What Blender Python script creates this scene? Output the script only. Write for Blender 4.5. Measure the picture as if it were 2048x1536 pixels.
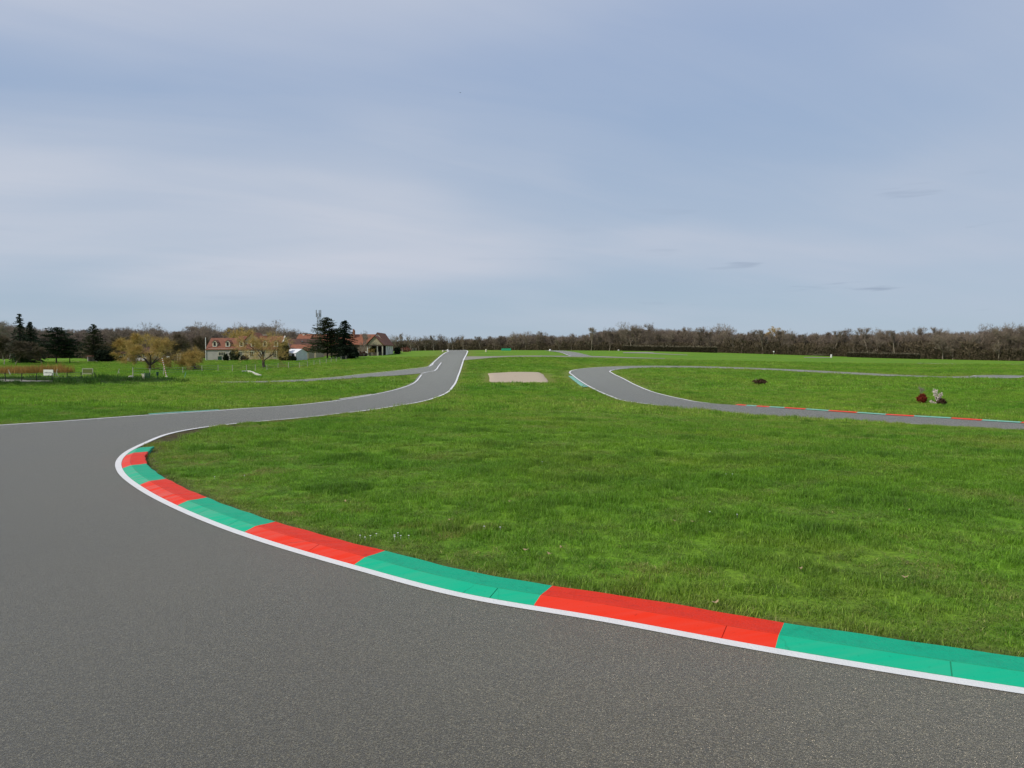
import bpy, math, random
import numpy as np
from mathutils import Vector, Matrix, kdtree
for o in list(bpy.data.objects): bpy.data.objects.remove(o)
SC = bpy.context.scene
COL = SC.collection
R = math.radians

# ------------------------------------------------------------------ camera, sky, sun, exposure
F = 1547.0; PITCH = math.atan(63/1547); CAMZ = 1.7
cam = bpy.data.cameras.new('camera'); camo = bpy.data.objects.new('camera', cam); COL.objects.link(camo)
cam.sensor_width = 36; cam.lens = 36*F/2048; cam.clip_start = 0.05; cam.clip_end = 20000
camo.location = (0, 0, CAMZ); camo.rotation_euler = (R(90)-PITCH, 0, 0)
SC.camera = camo
SC.view_settings.view_transform = 'Standard'; SC.view_settings.look = 'None'
SC.view_settings.exposure = 0.0; SC.view_settings.gamma = 1

TO_SUN = Vector((-0.74, -0.50, 0.0)).normalized()*math.cos(R(43)) + Vector((0, 0, math.sin(R(43))))
sun = bpy.data.lights.new('sun', 'SUN'); sun.energy = 2.6; sun.angle = R(1.5); sun.color = (1.0, .92, .79)
suno = bpy.data.objects.new('sun', sun); COL.objects.link(suno)
suno.location = (-60, -15, 60); suno.rotation_euler = TO_SUN.to_track_quat('Z', 'Y').to_euler()

class NT:
    """short node helper"""
    def __init__(s, nt): s.nt = nt; s.N = nt.nodes; s.L = nt.links
    def n(s, t, **kw):
        nd = s.N.new(t)
        ins = kw.pop('ins', {})
        for k, v in kw.items(): setattr(nd, k, v)
        for k, v in ins.items(): s.set(nd, k, v)
        return nd
    def set(s, nd, k, v):
        sock = nd.inputs[k]
        if isinstance(v, bpy.types.NodeSocket): s.L.new(v, sock)
        elif isinstance(v, bpy.types.Node): s.L.new(v.outputs[0], sock)
        else: sock.default_value = v
    def math(s, op, a, b=0.0, clamp=False):
        nd = s.n('ShaderNodeMath', operation=op, use_clamp=clamp); s.set(nd, 0, a); s.set(nd, 1, b); return nd.outputs[0]
    def vmath(s, op, a, b=None):
        nd = s.n('ShaderNodeVectorMath', operation=op); s.set(nd, 0, a)
        if b is not None: s.set(nd, 1, b)
        return nd.outputs[0]
    def mix(s, f, a, b, blend='MIX'):
        nd = s.n('ShaderNodeMix', data_type='RGBA', blend_type=blend)
        s.set(nd, 0, f); s.set(nd, 6, a); s.set(nd, 7, b); return nd.outputs[2]
    def noise(s, vec, scale, detail=3, rough=.55, dist=0.0):
        nd = s.n('ShaderNodeTexNoise', ins={'Scale': scale, 'Detail': detail, 'Roughness': rough, 'Distortion': dist})
        if vec is not None: s.set(nd, 'Vector', vec)
        return nd.outputs[0]
    def remap(s, v, a, b, c=0.0, d=1.0, smooth=False):
        nd = s.n('ShaderNodeMapRange', clamp=True, interpolation_type='SMOOTHSTEP' if smooth else 'LINEAR')
        for i, q in enumerate((v, a, b, c, d)): s.set(nd, i, q)
        return nd.outputs[0]

def c4(c): return (c[0], c[1], c[2], 1.0)

world = bpy.data.worlds.new('World'); SC.world = world; world.use_nodes = True
w = NT(world.node_tree); w.N.clear()
sky = w.n('ShaderNodeTexSky', sky_type='NISHITA', sun_disc=False, sun_elevation=R(43), altitude=100,
          sun_rotation=math.atan2(TO_SUN.x, TO_SUN.y), air_density=1.0, dust_density=0.6, ozone_density=1.5)
tc = w.n('ShaderNodeTexCoord'); gen = tc.outputs['Generated']
sx = w.n('ShaderNodeSeparateXYZ', ins={0: gen})
X_, Y_, Z_ = sx.outputs
zc = w.math('ADD', w.math('MAXIMUM', Z_, 0.0), 0.17)
pl = w.n('ShaderNodeCombineXYZ', ins={0: w.math('DIVIDE', X_, zc), 1: w.math('DIVIDE', Y_, zc), 2: 0.0}).outputs[0]
rot = w.n('ShaderNodeMapping', ins={0: pl, 'Location': (3.1, 7.7, 0), 'Rotation': (0, 0, R(-38)), 'Scale': (.46, .72, 1)}).outputs[0]
veil = w.remap(w.noise(rot, .95, 3.5, .46, .3), .33, .66, 0, 1, True)
fine = w.remap(w.noise(w.n('ShaderNodeMapping', ins={0: rot, 'Scale': (1.0, 3.0, 1)}).outputs[0], 1.5, 6, .58, .6), .35, .7, 0, 1, True)
cov = w.math('ADD', w.math('MULTIPLY', veil, .72), w.math('MULTIPLY', fine, .13))
bank_ = w.math('MULTIPLY', w.remap(Z_, .05, .13, 0, 1, True), w.remap(Z_, .16, .30, 1, 0, True))   # brighter cloud bank above the horizon
cov = w.math('ADD', cov, w.math('MULTIPLY', bank_, .24))
cov = w.math('MULTIPLY', cov, w.remap(Z_, .0, .12, .35, 1.0, True), True)
# thin grey veil over the blue, brighter towards the sun side
side = w.remap(X_, .7, -.9, 0, 1, True)
elev = w.remap(Z_, 0, .42, 0, 1)
hazeblue = w.mix(elev, c4((.385, .50, .625)), c4((.335, .44, .66)))
skyblue = w.mix(.85, w.vmath('SCALE', sky.outputs[0]), hazeblue)
skyblue.node.inputs[6].links[0].from_node.inputs['Scale'].default_value = 0.085
cloudc = w.mix(side, c4((.49, .55, .665)), c4((.605, .635, .715)))
col = w.mix(cov, skyblue, cloudc)
# a few low slate wisps
az = w.math('ARCTAN2', X_, Y_)
ae = w.n('ShaderNodeCombineXYZ', ins={0: az, 1: Z_, 2: 4.0}).outputs[0]
wn = w.noise(w.n('ShaderNodeMapping', ins={0: ae, 'Location': (1.37, .0, 0), 'Rotation': (0, 0, R(-5)), 'Scale': (6.5, 62, 1)}).outputs[0], 1.0, 3, .55)
wm = w.math('MULTIPLY', w.math('MULTIPLY', w.remap(wn, .61, .72, 0, 1, True), w.remap(az, .12, .42, .12, 1, True)), w.math('MULTIPLY', w.remap(Z_, .03, .055, 0, 1, True), w.remap(Z_, .10, .24, 1, 0, True)))
col = w.mix(w.math('MULTIPLY', wm, .42), col, c4((.19, .25, .36)))
bg = w.n('ShaderNodeBackground', ins={0: col, 1: 1.0})
w.n('ShaderNodeOutputWorld', ins={0: bg})

# ------------------------------------------------------------------ land form: height of the ground at any (x, y)
COLS = [-600, 0, 300, 600, 800, 1024, 1250, 1500, 1750, 2048, 2700]
YS = np.array([0, 6, 12, 18, 24, 30, 38, 48, 60, 75, 95, 120, 150, 185, 220, 260, 320, 420, 700, 4000], float)
ZT = np.array([
 [0,0,0,0,-.05,-.2,-.45,-.7,-.9,-1.05,-1.1,-.95,-.7,-.5,-.3,0,.5,1,2,3],
 [0,0,0,0,-.05,-.2,-.45,-.7,-.9,-1.05,-1.1,-.95,-.7,-.5,-.3,0,.5,1,2,3],
 [0,0,0,0,-.1,-.3,-.6,-.9,-1.15,-1.35,-1.4,-1.2,-.85,-.5,-.2,.2,.8,1.3,2,3],
 [0,0,0,-.05,-.25,-.55,-.85,-1.1,-1.3,-1.45,-1.45,-1.2,-.7,-.1,.3,.6,1,1.5,2,3],
 [0,0,0,-.05,-.25,-.55,-.85,-1.1,-1.3,-1.4,-1.35,-1.1,-.45,.45,1.3,2.3,2.55,2.5,3,3],
 [0,0,0,-.03,-.15,-.38,-.7,-1.0,-1.25,-1.35,-1.3,-.95,-.2,.75,1.65,2.65,2.8,2.6,3,3],
 [0,0,0,-.05,-.25,-.55,-.9,-1.2,-1.35,-1.4,-1.4,-1.25,-.8,-.1,.6,1.4,2.4,2.9,3,3],
 [0,0,-.02,-.15,-.45,-.8,-1.05,-1.25,-1.35,-1.4,-1.4,-1.3,-1.05,-.5,0,.6,1.3,2,2.5,3],
 [0,0,-.03,-.2,-.6,-.95,-1.15,-1.3,-1.35,-1.4,-1.4,-1.4,-1.3,-1.1,-.8,-.4,0,.5,1.5,3],
 [0,0,-.05,-.3,-.8,-1.1,-1.25,-1.35,-1.4,-1.4,-1.4,-1.4,-1.35,-1.25,-1.15,-1.05,-.9,-.6,0,2],
 [0,0,-.05,-.3,-.8,-1.1,-1.25,-1.35,-1.4,-1.4,-1.4,-1.4,-1.35,-1.25,-1.15,-1.05,-.9,-.6,0,2]], float)
UC = (np.array(COLS)-1024)/F
NU, NS = 441, 601
def S_(y): return np.log1p(np.maximum(y, 0)/12.0)
ug = np.linspace(UC[0], UC[-1], NU); sg = np.linspace(0, S_(4000.0), NS)
_t = np.array([np.interp(sg, S_(YS), r) for r in ZT])
G = np.array([np.interp(ug, UC, _t[:, j]) for j in range(NS)])
def blur(a, n, ax):
    k = np.hanning(n+2)[1:-1]; k /= k.sum(); h = n//2
    p = [(0, 0), (0, 0)]; p[ax] = (h, h); b = np.pad(a, p, mode='edge')
    return np.apply_along_axis(lambda v: np.convolve(v, k, 'valid'), ax, b)
G = blur(blur(G, 31, 0), 61, 1)
BANK = None
def terr(x, y):
    x = np.asarray(x, float); y = np.asarray(y, float)
    u = np.clip(x/np.maximum(y, 1.0), UC[0], UC[-1])
    a = np.clip((u-ug[0])/(ug[1]-ug[0]), 0, NU-1.001); b = np.clip(S_(y)/sg[1], 0, NS-1.001)
    i = a.astype(int); j = b.astype(int); fa = a-i; fb = b-j
    z = G[j, i]*(1-fa)*(1-fb)+G[j, i+1]*fa*(1-fb)+G[j+1, i]*(1-fa)*fb+G[j+1, i+1]*fa*fb
    if BANK is not None:
        z = z + BANK(x, y)
    return z
def T(x, y): return float(terr(x, y))
cpp, spp = math.cos(PITCH), math.sin(PITCH)
TT = np.concatenate([np.linspace(1, 30, 1500), np.geomspace(30.01, 900, 6000)])
def ground(px, py):
    """spot on the ground that lies in this direction from where the photographer stood"""
    cx = (px-1024)/F
    for dpy in (0, .5, 1, 1.5, 2, 3, 4):
        cy = (768-py-dpy)/F
        dx, dy, dz = cx, cpp+cy*spp, -spp+cy*cpp
        g = CAMZ+dz*TT-terr(dx*TT, dy*TT); k = int(np.argmax(g < 0))
        if g[k] < 0:
            t = TT[k-1]+(TT[k]-TT[k-1])*g[k-1]/(g[k-1]-g[k]) if k else TT[0]
            return np.array([dx*t, dy*t])
    raise ValueError((px, py))
def GX(px, y): return (px-1024)/F*y
def GZ(py, y): return CAMZ-(py-705)/F*y

BP = np.array([ground(p, q) for p, q in ((-260, 773), (-100, 773), (0, 773), (120, 771), (250, 767.5), (330, 765.5), (385, 764.5))])
def _bank(x, y):
    d2 = np.full(np.shape(x), 1e9); tt = np.zeros(np.shape(x))
    for k in range(len(BP)-1):
        a, b = BP[k], BP[k+1]; ab = b-a; L2 = ab@ab
        t = np.clip(((x-a[0])*ab[0]+(y-a[1])*ab[1])/L2, 0, 1)
        q = (x-a[0]-t*ab[0])**2+(y-a[1]-t*ab[1])**2
        m = q < d2; d2 = np.where(m, q, d2); tt = np.where(m, k+t, tt)
    return .62*np.exp(-d2/3.4)*np.clip((6.05-tt)/1.6, 0.0, 1)
BANK = _bank

# ------------------------------------------------------------------ materials
def new_mat(name):
    m = bpy.data.materials.new(name); m.use_nodes = True
    q = NT(m.node_tree); q.N.clear()
    return m, q
def finish(q, base, rough=.8, normal=None, spec=.3, metal=0.0, extra=None):
    ins = {'Base Color': base, 'Roughness': rough, 'Specular IOR Level': spec, 'Metallic': metal}
    if normal is not None: ins['Normal'] = normal
    p = q.n('ShaderNodeBsdfPrincipled', ins=ins)
    q.n('ShaderNodeOutputMaterial', ins={0: p})
    return p
def pmat(name, c1, c2=None, scale=2.0, rough=.8, bump=0.0, bscale=None, spec=.3, metal=0.0, obj_random=0.0, detail=5, stretch=(1, 1, 1)):
    """mottled paint, stone, bark ... two tones by noise, optional bump"""
    m, q = new_mat(name)
    pos = q.n('ShaderNodeNewGeometry').outputs[0]
    pos = q.n('ShaderNodeMapping', ins={0: pos, 'Scale': stretch}).outputs[0]
    c2 = c2 or tuple(x*.7 for x in c1)
    base = q.mix(q.remap(q.noise(pos, scale, detail, .6), .3, .7), c4(c1), c4(c2))
    if obj_random:
        rnd = q.n('ShaderNodeObjectInfo').outputs['Random']
        base = q.mix(1.0, base, q.n('ShaderNodeCombineColor', ins={0: q.remap(rnd, 0, 1, 1-obj_random, 1+obj_random),
              1: q.remap(rnd, 0, 1, 1-obj_random*.95, 1+obj_random*.9), 2: q.remap(rnd, 0, 1, 1-obj_random*.8, 1+obj_random*.8)}).outputs[0], 'MULTIPLY')
    nm = None
    if bump:
        nm = q.n('ShaderNodeBump', ins={'Strength': bump, 'Distance': .02, 'Height': q.noise(pos, bscale or scale*6, 4, .6)}).outputs[0]
    finish(q, base, rough, nm, spec, metal)
    return m

def asphalt_mat():
    m, q = new_mat('asphalt')
    pos = q.n('ShaderNodeNewGeometry').outputs[0]
    big = q.noise(pos, .22, 4, .6)
    base = q.mix(q.remap(big, .3, .7), c4((.056, .048, .027)), c4((.092, .080, .045)))
    # racing line polish and old tyre streaks, drawn out along the road
    st = q.noise(q.n('ShaderNodeMapping', ins={0: pos, 'Rotation': (0, 0, R(28)), 'Scale': (.25, 2.6, 1)}).outputs[0], .9, 5, .6, .4)
    base = q.mix(q.remap(st, .55, .8, 0, .35), base, c4((.076, .072, .063)))
    lat = q.n('ShaderNodeAttribute', attribute_name='lat').outputs['Fac']   # rubber laid down where karts run
    rub = q.math('MULTIPLY', q.remap(q.math('ABSOLUTE', q.math('SUBTRACT', lat, .30)), .03, .24, 1, 0, True), q.remap(q.noise(pos, .5, 4, .6), .3, .7, .3, 1))
    base = q.mix(q.math('MULTIPLY', rub, .28), base, c4((.062, .058, .050)))
    # stone chips in the binder
    vo = q.n('ShaderNodeTexVoronoi', ins={'Vector': pos, 'Scale': 185.0, 'Randomness': 1.0})
    chip = q.n('ShaderNodeSeparateColor', ins={0: vo.outputs['Color']}).outputs[0]
    base = q.mix(q.remap(chip, .66, 1.0, 0, .75), base, c4((.31, .28, .19)))
    base = q.mix(q.remap(q.noise(pos, 120, 3, .7), .5, .66, 0, .8), base, c4((.040, .040, .040)))
    med = q.noise(pos, 34, 3, .6)
    base = q.mix(q.remap(med, .35, .65, .0, .22), base, c4((.06, .06, .06)))
    h = q.math('ADD', q.math('MULTIPLY', vo.outputs['Distance'], -.8), q.math('MULTIPLY', q.noise(pos, 60, 3, .7), .9))
    nm = q.n('ShaderNodeBump', ins={'Strength': .75, 'Distance': .006, 'Height': h}).outputs[0]
    p = finish(q, base, .50, nm, .5)
    p.inputs['Sheen Weight'].default_value = 1.0; p.inputs['Sheen Roughness'].default_value = .17; p.inputs['Sheen Tint'].default_value = (1, .90, .72, 1)   # sheen layer added to lighten the road at grazing view
    return m

def grass_cols(q, pos):
    """shared colour of the turf, in metres of the field"""
    n1 = q.noise(pos, .085, 4, .6, .3)
    n2 = q.noise(pos, .55, 4, .6, .2)
    n3 = q.noise(q.n('ShaderNodeMapping', ins={0: pos, 'Location': (40, 11, 0)}).outputs[0], .23, 4, .65)
    c = q.mix(q.remap(n1, .33, .68), c4((.120, .290, .019)), c4((.214, .364, .030)))
    c = q.mix(q.remap(n2, .42, .72, 0, .55), c, c4((.085, .205, .021)))
    c = q.mix(q.remap(n3, .53, .72, 0, .55), c, c4((.285, .335, .050)))
    return c

def ground_mat():
    m, q = new_mat('meadow')
    pos = q.n('ShaderNodeNewGeometry').outputs[0]
    c = grass_cols(q, pos)
    wear = q.n('ShaderNodeAttribute', attribute_name='wear').outputs['Fac']
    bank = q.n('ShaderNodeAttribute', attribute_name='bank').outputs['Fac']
    soil = q.n('ShaderNodeAttribute', attribute_name='soil').outputs['Fac']
    wn = q.noise(pos, 1.4, 5, .65)
    c = q.mix(q.math('MULTIPLY', wear, q.remap(wn, .3, .62, .15, 1)), c, c4((.22, .19, .052)))
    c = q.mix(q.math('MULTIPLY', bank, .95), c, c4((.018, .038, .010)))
    # thatch and earth between the blades
    sp = q.noise(pos, 22, 4, .7)
    c = q.mix(q.remap(sp, .4, .68, 0, .6), c, c4((.048, .085, .010)))
    c = q.mix(q.math('MULTIPLY', soil, q.remap(q.noise(pos, 5, 4, .7), .25, .55, .4, 1)), c, c4((.075, .055, .032)))
    h = q.math('ADD', q.noise(pos, 3.2, 5, .7), q.math('MULTIPLY', q.noise(pos, .7, 3, .6), 1.5))
    nm = q.n('ShaderNodeBump', ins={'Strength': .6, 'Distance': .22, 'Height': h}).outputs[0]
    finish(q, c, .95, nm, .1)
    return m

def blade_mat():
    m, q = new_mat('grass_blade')
    pos = q.n('ShaderNodeNewGeometry').outputs[0]
    c = grass_cols(q, pos)
    tint = q.n('ShaderNodeAttribute', attribute_type='INSTANCER', attribute_name='tint').outputs['Fac']
    dry = q.n('ShaderNodeAttribute', attribute_type='INSTANCER', attribute_name='dry').outputs['Fac']
    dark = q.n('ShaderNodeAttribute', attribute_type='INSTANCER', attribute_name='rank').outputs['Fac']
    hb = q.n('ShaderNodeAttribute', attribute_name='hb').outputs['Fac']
    straw = q.n('ShaderNodeAttribute', attribute_name='straw').outputs['Fac']
    c = q.mix(tint, q.vmath('MULTIPLY', c, (.78, .84, .8)), q.vmath('MULTIPLY', c, (1.35, 1.28, 1.25)))
    c = q.mix(q.math('MULTIPLY', dark, .9), c, c4((.030, .088, .014)))
    c = q.mix(q.math('MULTIPLY', dry, .75), c, c4((.27, .25, .070)))
    c = q.mix(q.math('MULTIPLY', straw, q.math('ADD', q.math('MULTIPLY', dry, .8), .16), True), c, c4((.38, .31, .15)))
    bv = q.n('ShaderNodeAttribute', attribute_name='bv').outputs['Fac']
    c = q.vmath('SCALE', c); c.node.inputs['Scale'].default_value = 1; q.set(c.node, 'Scale', bv)
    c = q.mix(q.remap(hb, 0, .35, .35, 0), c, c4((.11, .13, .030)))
    d = q.n('ShaderNodeBsdfPrincipled', ins={'Base Color': c, 'Roughness': .55, 'Specular IOR Level': .25})
    t = q.n('ShaderNodeBsdfTranslucent', ins={0: q.vmath('MULTIPLY', c, (1.25, 1.3, .8))})
    q.n('ShaderNodeOutputMaterial', ins={0: q.n('ShaderNodeMixShader', ins={0: .3, 1: d, 2: t})})
    return m

def twig_mat(name, c1, c2, rnd=.25):
    m, q = new_mat(name)
    r = q.n('ShaderNodeObjectInfo').outputs['Random']
    pos = q.n('ShaderNodeNewGeometry').outputs[0]
    f = q.math('ADD', q.math('MULTIPLY', r, .7), q.math('MULTIPLY', q.noise(pos, .6, 3, .6), .35), True)
    c = q.mix(f, c4(c1), c4(c2))
    finish(q, c, .9, None, .1)
    return m

def kerb_paint(name, c, worn):
    m, q = new_mat(name)
    pos = q.n('ShaderNodeNewGeometry').outputs[0]
    top = q.n('ShaderNodeAttribute', attribute_name='top').outputs['Fac']
    base = q.mix(q.remap(q.noise(pos, 2.2, 5, .65), .35, .75, 0, .35), c4(c), c4(worn))
    base = q.mix(q.remap(q.noise(pos, 26, 4, .7), .62, .74, 0, .55), base, c4(tuple(x*.55 for x in c)))
    # a few hairline cracks in the cast apron
    v = q.n('ShaderNodeTexVoronoi', feature='DISTANCE_TO_EDGE', ins={'Vector': q.vmath('ADD', pos, q.vmath('SCALE', q.n('ShaderNodeTexNoise', ins={'Vector': pos, 'Scale': 9.0, 'Detail': 4.0}).outputs[1])), 'Scale': .55})
    for l_ in v.inputs['Vector'].links[0].from_node.inputs[1].links: l_.from_node.inputs['Scale'].default_value = .10
    base = q.mix(q.math('MULTIPLY', q.remap(v.outputs['Distance'], .0, .0035, .6, 0), q.remap(q.noise(pos, 1.3, 2, .5), .48, .6, 0, 1)), base, c4(tuple(x*.3 for x in c)))
    base = q.mix(top, base, q.vmath('MULTIPLY', base, (.93, .92, .92)))     # apron darkened in the colour: rougher concrete, plus shading from its flatter tilt
    base = q.mix(q.math('MULTIPLY', top, q.remap(q.noise(pos, 9, 5, .75), .52, .70, 0, .38)), base, c4(tuple(x*.45+.012 for x in c)))
    joint = q.n('ShaderNodeAttribute', attribute_name='joint').outputs['Fac']
    base = q.mix(q.math('MULTIPLY', joint, q.remap(q.noise(pos, 3, 3, .6), .35, .65, .08, .38)), base, c4((.05, .04, .03)))
    # tyre scuffs on the leading stone and dirt blown on from the grass
    sc = q.noise(q.n('ShaderNodeMapping', ins={0: pos, 'Rotation': (0, 0, R(33)), 'Scale': (1.2, 14, 1)}).outputs[0], 1.0, 4, .6)
    ypos = q.n('ShaderNodeSeparateXYZ', ins={0: pos}).outputs[1]      # karts ride the kerb at the apex of the bend
    apex = q.math('MULTIPLY', q.remap(ypos, 5.5, 9.5, .12, 1), q.math('SUBTRACT', 1.0, q.math('MULTIPLY', top, .7)))
    base = q.mix(q.math('MULTIPLY', apex, q.remap(sc, .42, .72, 0, .5)), base, c4((.36, .31, .28)))
    base = q.mix(q.remap(sc, .66, .82, 0, .22), base, c4((.08, .065, .055)))
    h = q.math('ADD', q.math('MULTIPLY', q.noise(pos, 55, 4, .7), q.math('ADD', q.math('MULTIPLY', top, .8), .3)), q.math('MULTIPLY', q.noise(pos, 14, 4, .7), top))
    nm = q.n('ShaderNodeBump', ins={'Strength': .8, 'Distance': .009, 'Height': h}).outputs[0]
    finish(q, base, .6, nm, .12)
    return m

M = {}
M['asphalt'] = asphalt_mat()
M['meadow'] = ground_mat()
M['blade'] = blade_mat()
M['white_line'] = pmat('road_paint', (.80, .80, .79), (.74, .735, .72), 7, .65, .4, 80, detail=8, spec=.15)
M['kerb_red'] = kerb_paint('kerb_red', (.80, .034, .010), (.70, .050, .022))
M['kerb_green'] = kerb_paint('kerb_green', (.004, .43, .235), (.02, .42, .235))
M['kerb_mint'] = pmat('kerb_mint', (.12, .42, .30), (.25, .45, .36), 3, .6)
M['gravel'] = pmat('gravel', (.52, .43, .32), (.43, .35, .26), 9, .95, .6, 14, spec=.1)
M['pale_path'] = pmat('pale_path', (.32, .30, .25), (.24, .23, .19), 2, .9)
M['bark'] = twig_mat('bark', (.26, .21, .165), (.44, .375, .30))
M['twig'] = twig_mat('twig', (.165, .132, .110), (.31, .25, .19))
M['bark_pale'] = twig_mat('bark_pale', (.24, .21, .17), (.30, .26, .21))
M['twig_pale'] = twig_mat('twig_pale', (.22, .19, .16), (.28, .24, .20))
M['willow_twig'] = twig_mat('willow_twig', (.43, .30, .095), (.50, .365, .135))
M['willow_bark'] = pmat('willow_bark', (.055, .042, .032), (.095, .075, .055), 3, .9, .5)
M['needle'] = twig_mat('needle', (.022, .036, .022), (.042, .060, .032))
M['needle_olive'] = twig_mat('needle_olive', (.044, .054, .026), (.072, .078, .038))
M['dark_bark'] = pmat('dark_bark', (.028, .022, .018), (.05, .04, .03), 4, .9)
M['yew'] = twig_mat('yew_leaf', (.008, .014, .008), (.018, .028, .012))
M['hedge'] = twig_mat('hedge_leaf', (.036, .031, .018), (.062, .053, .031))
M['hedge_top'] = twig_mat('hedge_twig', (.15, .135, .09), (.19, .165, .11))
M['cypress'] = twig_mat('cypress_leaf', (.050, .048, .022), (.085, .075, .034))
M['reed'] = twig_mat('reed', (.36, .21, .055), (.42, .27, .11))
M['scrub'] = twig_mat('scrub', (.078, .066, .043), (.155, .12, .078))
M['scrub_red'] = twig_mat('scrub_red', (.14, .05, .035), (.20, .09, .06))
M['red_leaf'] = twig_mat('red_leaf', (.12, .018, .012), (.20, .035, .02))
M['blossom'] = twig_mat('blossom', (.60, .50, .45), (.70, .63, .57))
M['dark_leaf'] = twig_mat('dark_leaf', (.045, .025, .016), (.085, .05, .03))
M['stone'] = pmat('cream_stone', (.50, .42, .29), (.36, .30, .21), 1.6, .9, .4, 6)
M['render'] = pmat('grey_render', (.42, .40, .36), (.33, .31, .28), .9, .9, .2, 8)
M['white_wall'] = pmat('white_wall', (.72, .69, .61), (.55, .53, .47), 1.3, .9, .3, 5)
M['tile_red'] = pmat('red_roof_tile', (.235, .098, .062), (.165, .070, .046), 1.6, .9, .6, 9, obj_random=.1)
M['tile_orange'] = pmat('orange_roof_tile', (.30, .118, .066), (.215, .085, .050), 1.6, .9, .6, 9)
M['tile_dark'] = pmat('dark_roof_tile', (.13, .062, .045), (.065, .038, .03), 2.2, .9, .6, 9)
M['wood_wall'] = pmat('brown_boards', (.20, .15, .11), (.12, .09, .068), 1, .85, .4, 8, stretch=(1, 1, 6))
M['dark_hole_shade'] = pmat('dark_opening', (.022, .02, .018), (.012, .011, .01), 2, .8)  # near-black for openings, also painted shade under the eave and in the porch
M['glass'] = pmat('window_glass', (.035, .04, .045), (.025, .03, .035), 2, .12, spec=.5)
M['white_paint'] = pmat('white_paint', (.78, .77, .74), (.68, .67, .64), 3, .5)
M['cream_paint'] = pmat('cream_paint', (.72, .68, .50), (.62, .58, .42), 3, .6)
M['canvas'] = pmat('white_canvas', (.82, .83, .84), (.74, .75, .77), 1.5, .55, .2, 3)
M['clear_sheet'] = pmat('clear_sheet', (.62, .63, .62), (.5, .51, .51), 1.5, .3)
M['brick'] = pmat('brick', (.32, .15, .09), (.22, .10, .065), 5, .9)
M['post_wood'] = pmat('weathered_post', (.52, .48, .40), (.42, .38, .31), 8, .85)
M['post_dark'] = pmat('dark_post', (.018, .018, .018), (.03, .03, .028), 8, .7)
M['wire'] = pmat('wire', (.26, .26, .25), (.2, .2, .19), 8, .5, metal=.4)
M['steel'] = pmat('galvanised_steel', (.30, .32, .34), (.24, .25, .27), 3, .5, metal=.5)
M['concrete'] = pmat('concrete', (.50, .48, .44), (.40, .38, .35), 3, .9)
M['green_plastic'] = pmat('green_plastic', (.010, .26, .12), (.02, .32, .16), 2, .5)
M['dark_green'] = pmat('dark_green_paint', (.010, .05, .03), (.015, .06, .035), 3, .6)
M['orange_paint'] = pmat('orange_paint', (.62, .16, .03), (.55, .14, .03), 3, .6)
M['ink'] = pmat('grey_print', (.16, .17, .18), (.2, .2, .21), 5, .7)
M['car_paint'] = pmat('white_car_paint', (.72, .73, .74), (.68, .69, .70), 1, .25, spec=.5)
M['rubber'] = pmat('rubber', (.02, .02, .02), (.03, .03, .03), 5, .8)
M['lamp'] = pmat('lamp_glass', (.45, .05, .03), (.4, .04, .03), 5, .3)
M['dead_leaf'] = pmat('dead_leaf', (.42, .31, .17), (.33, .24, .13), 30, .8)
M['daisy'] = pmat('daisy_petal', (.82, .82, .80), (.75, .75, .72), 9, .7)
M['bird_feather'] = pmat('dark_feather', (.03, .03, .035), (.05, .05, .05), 9, .8)

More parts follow.
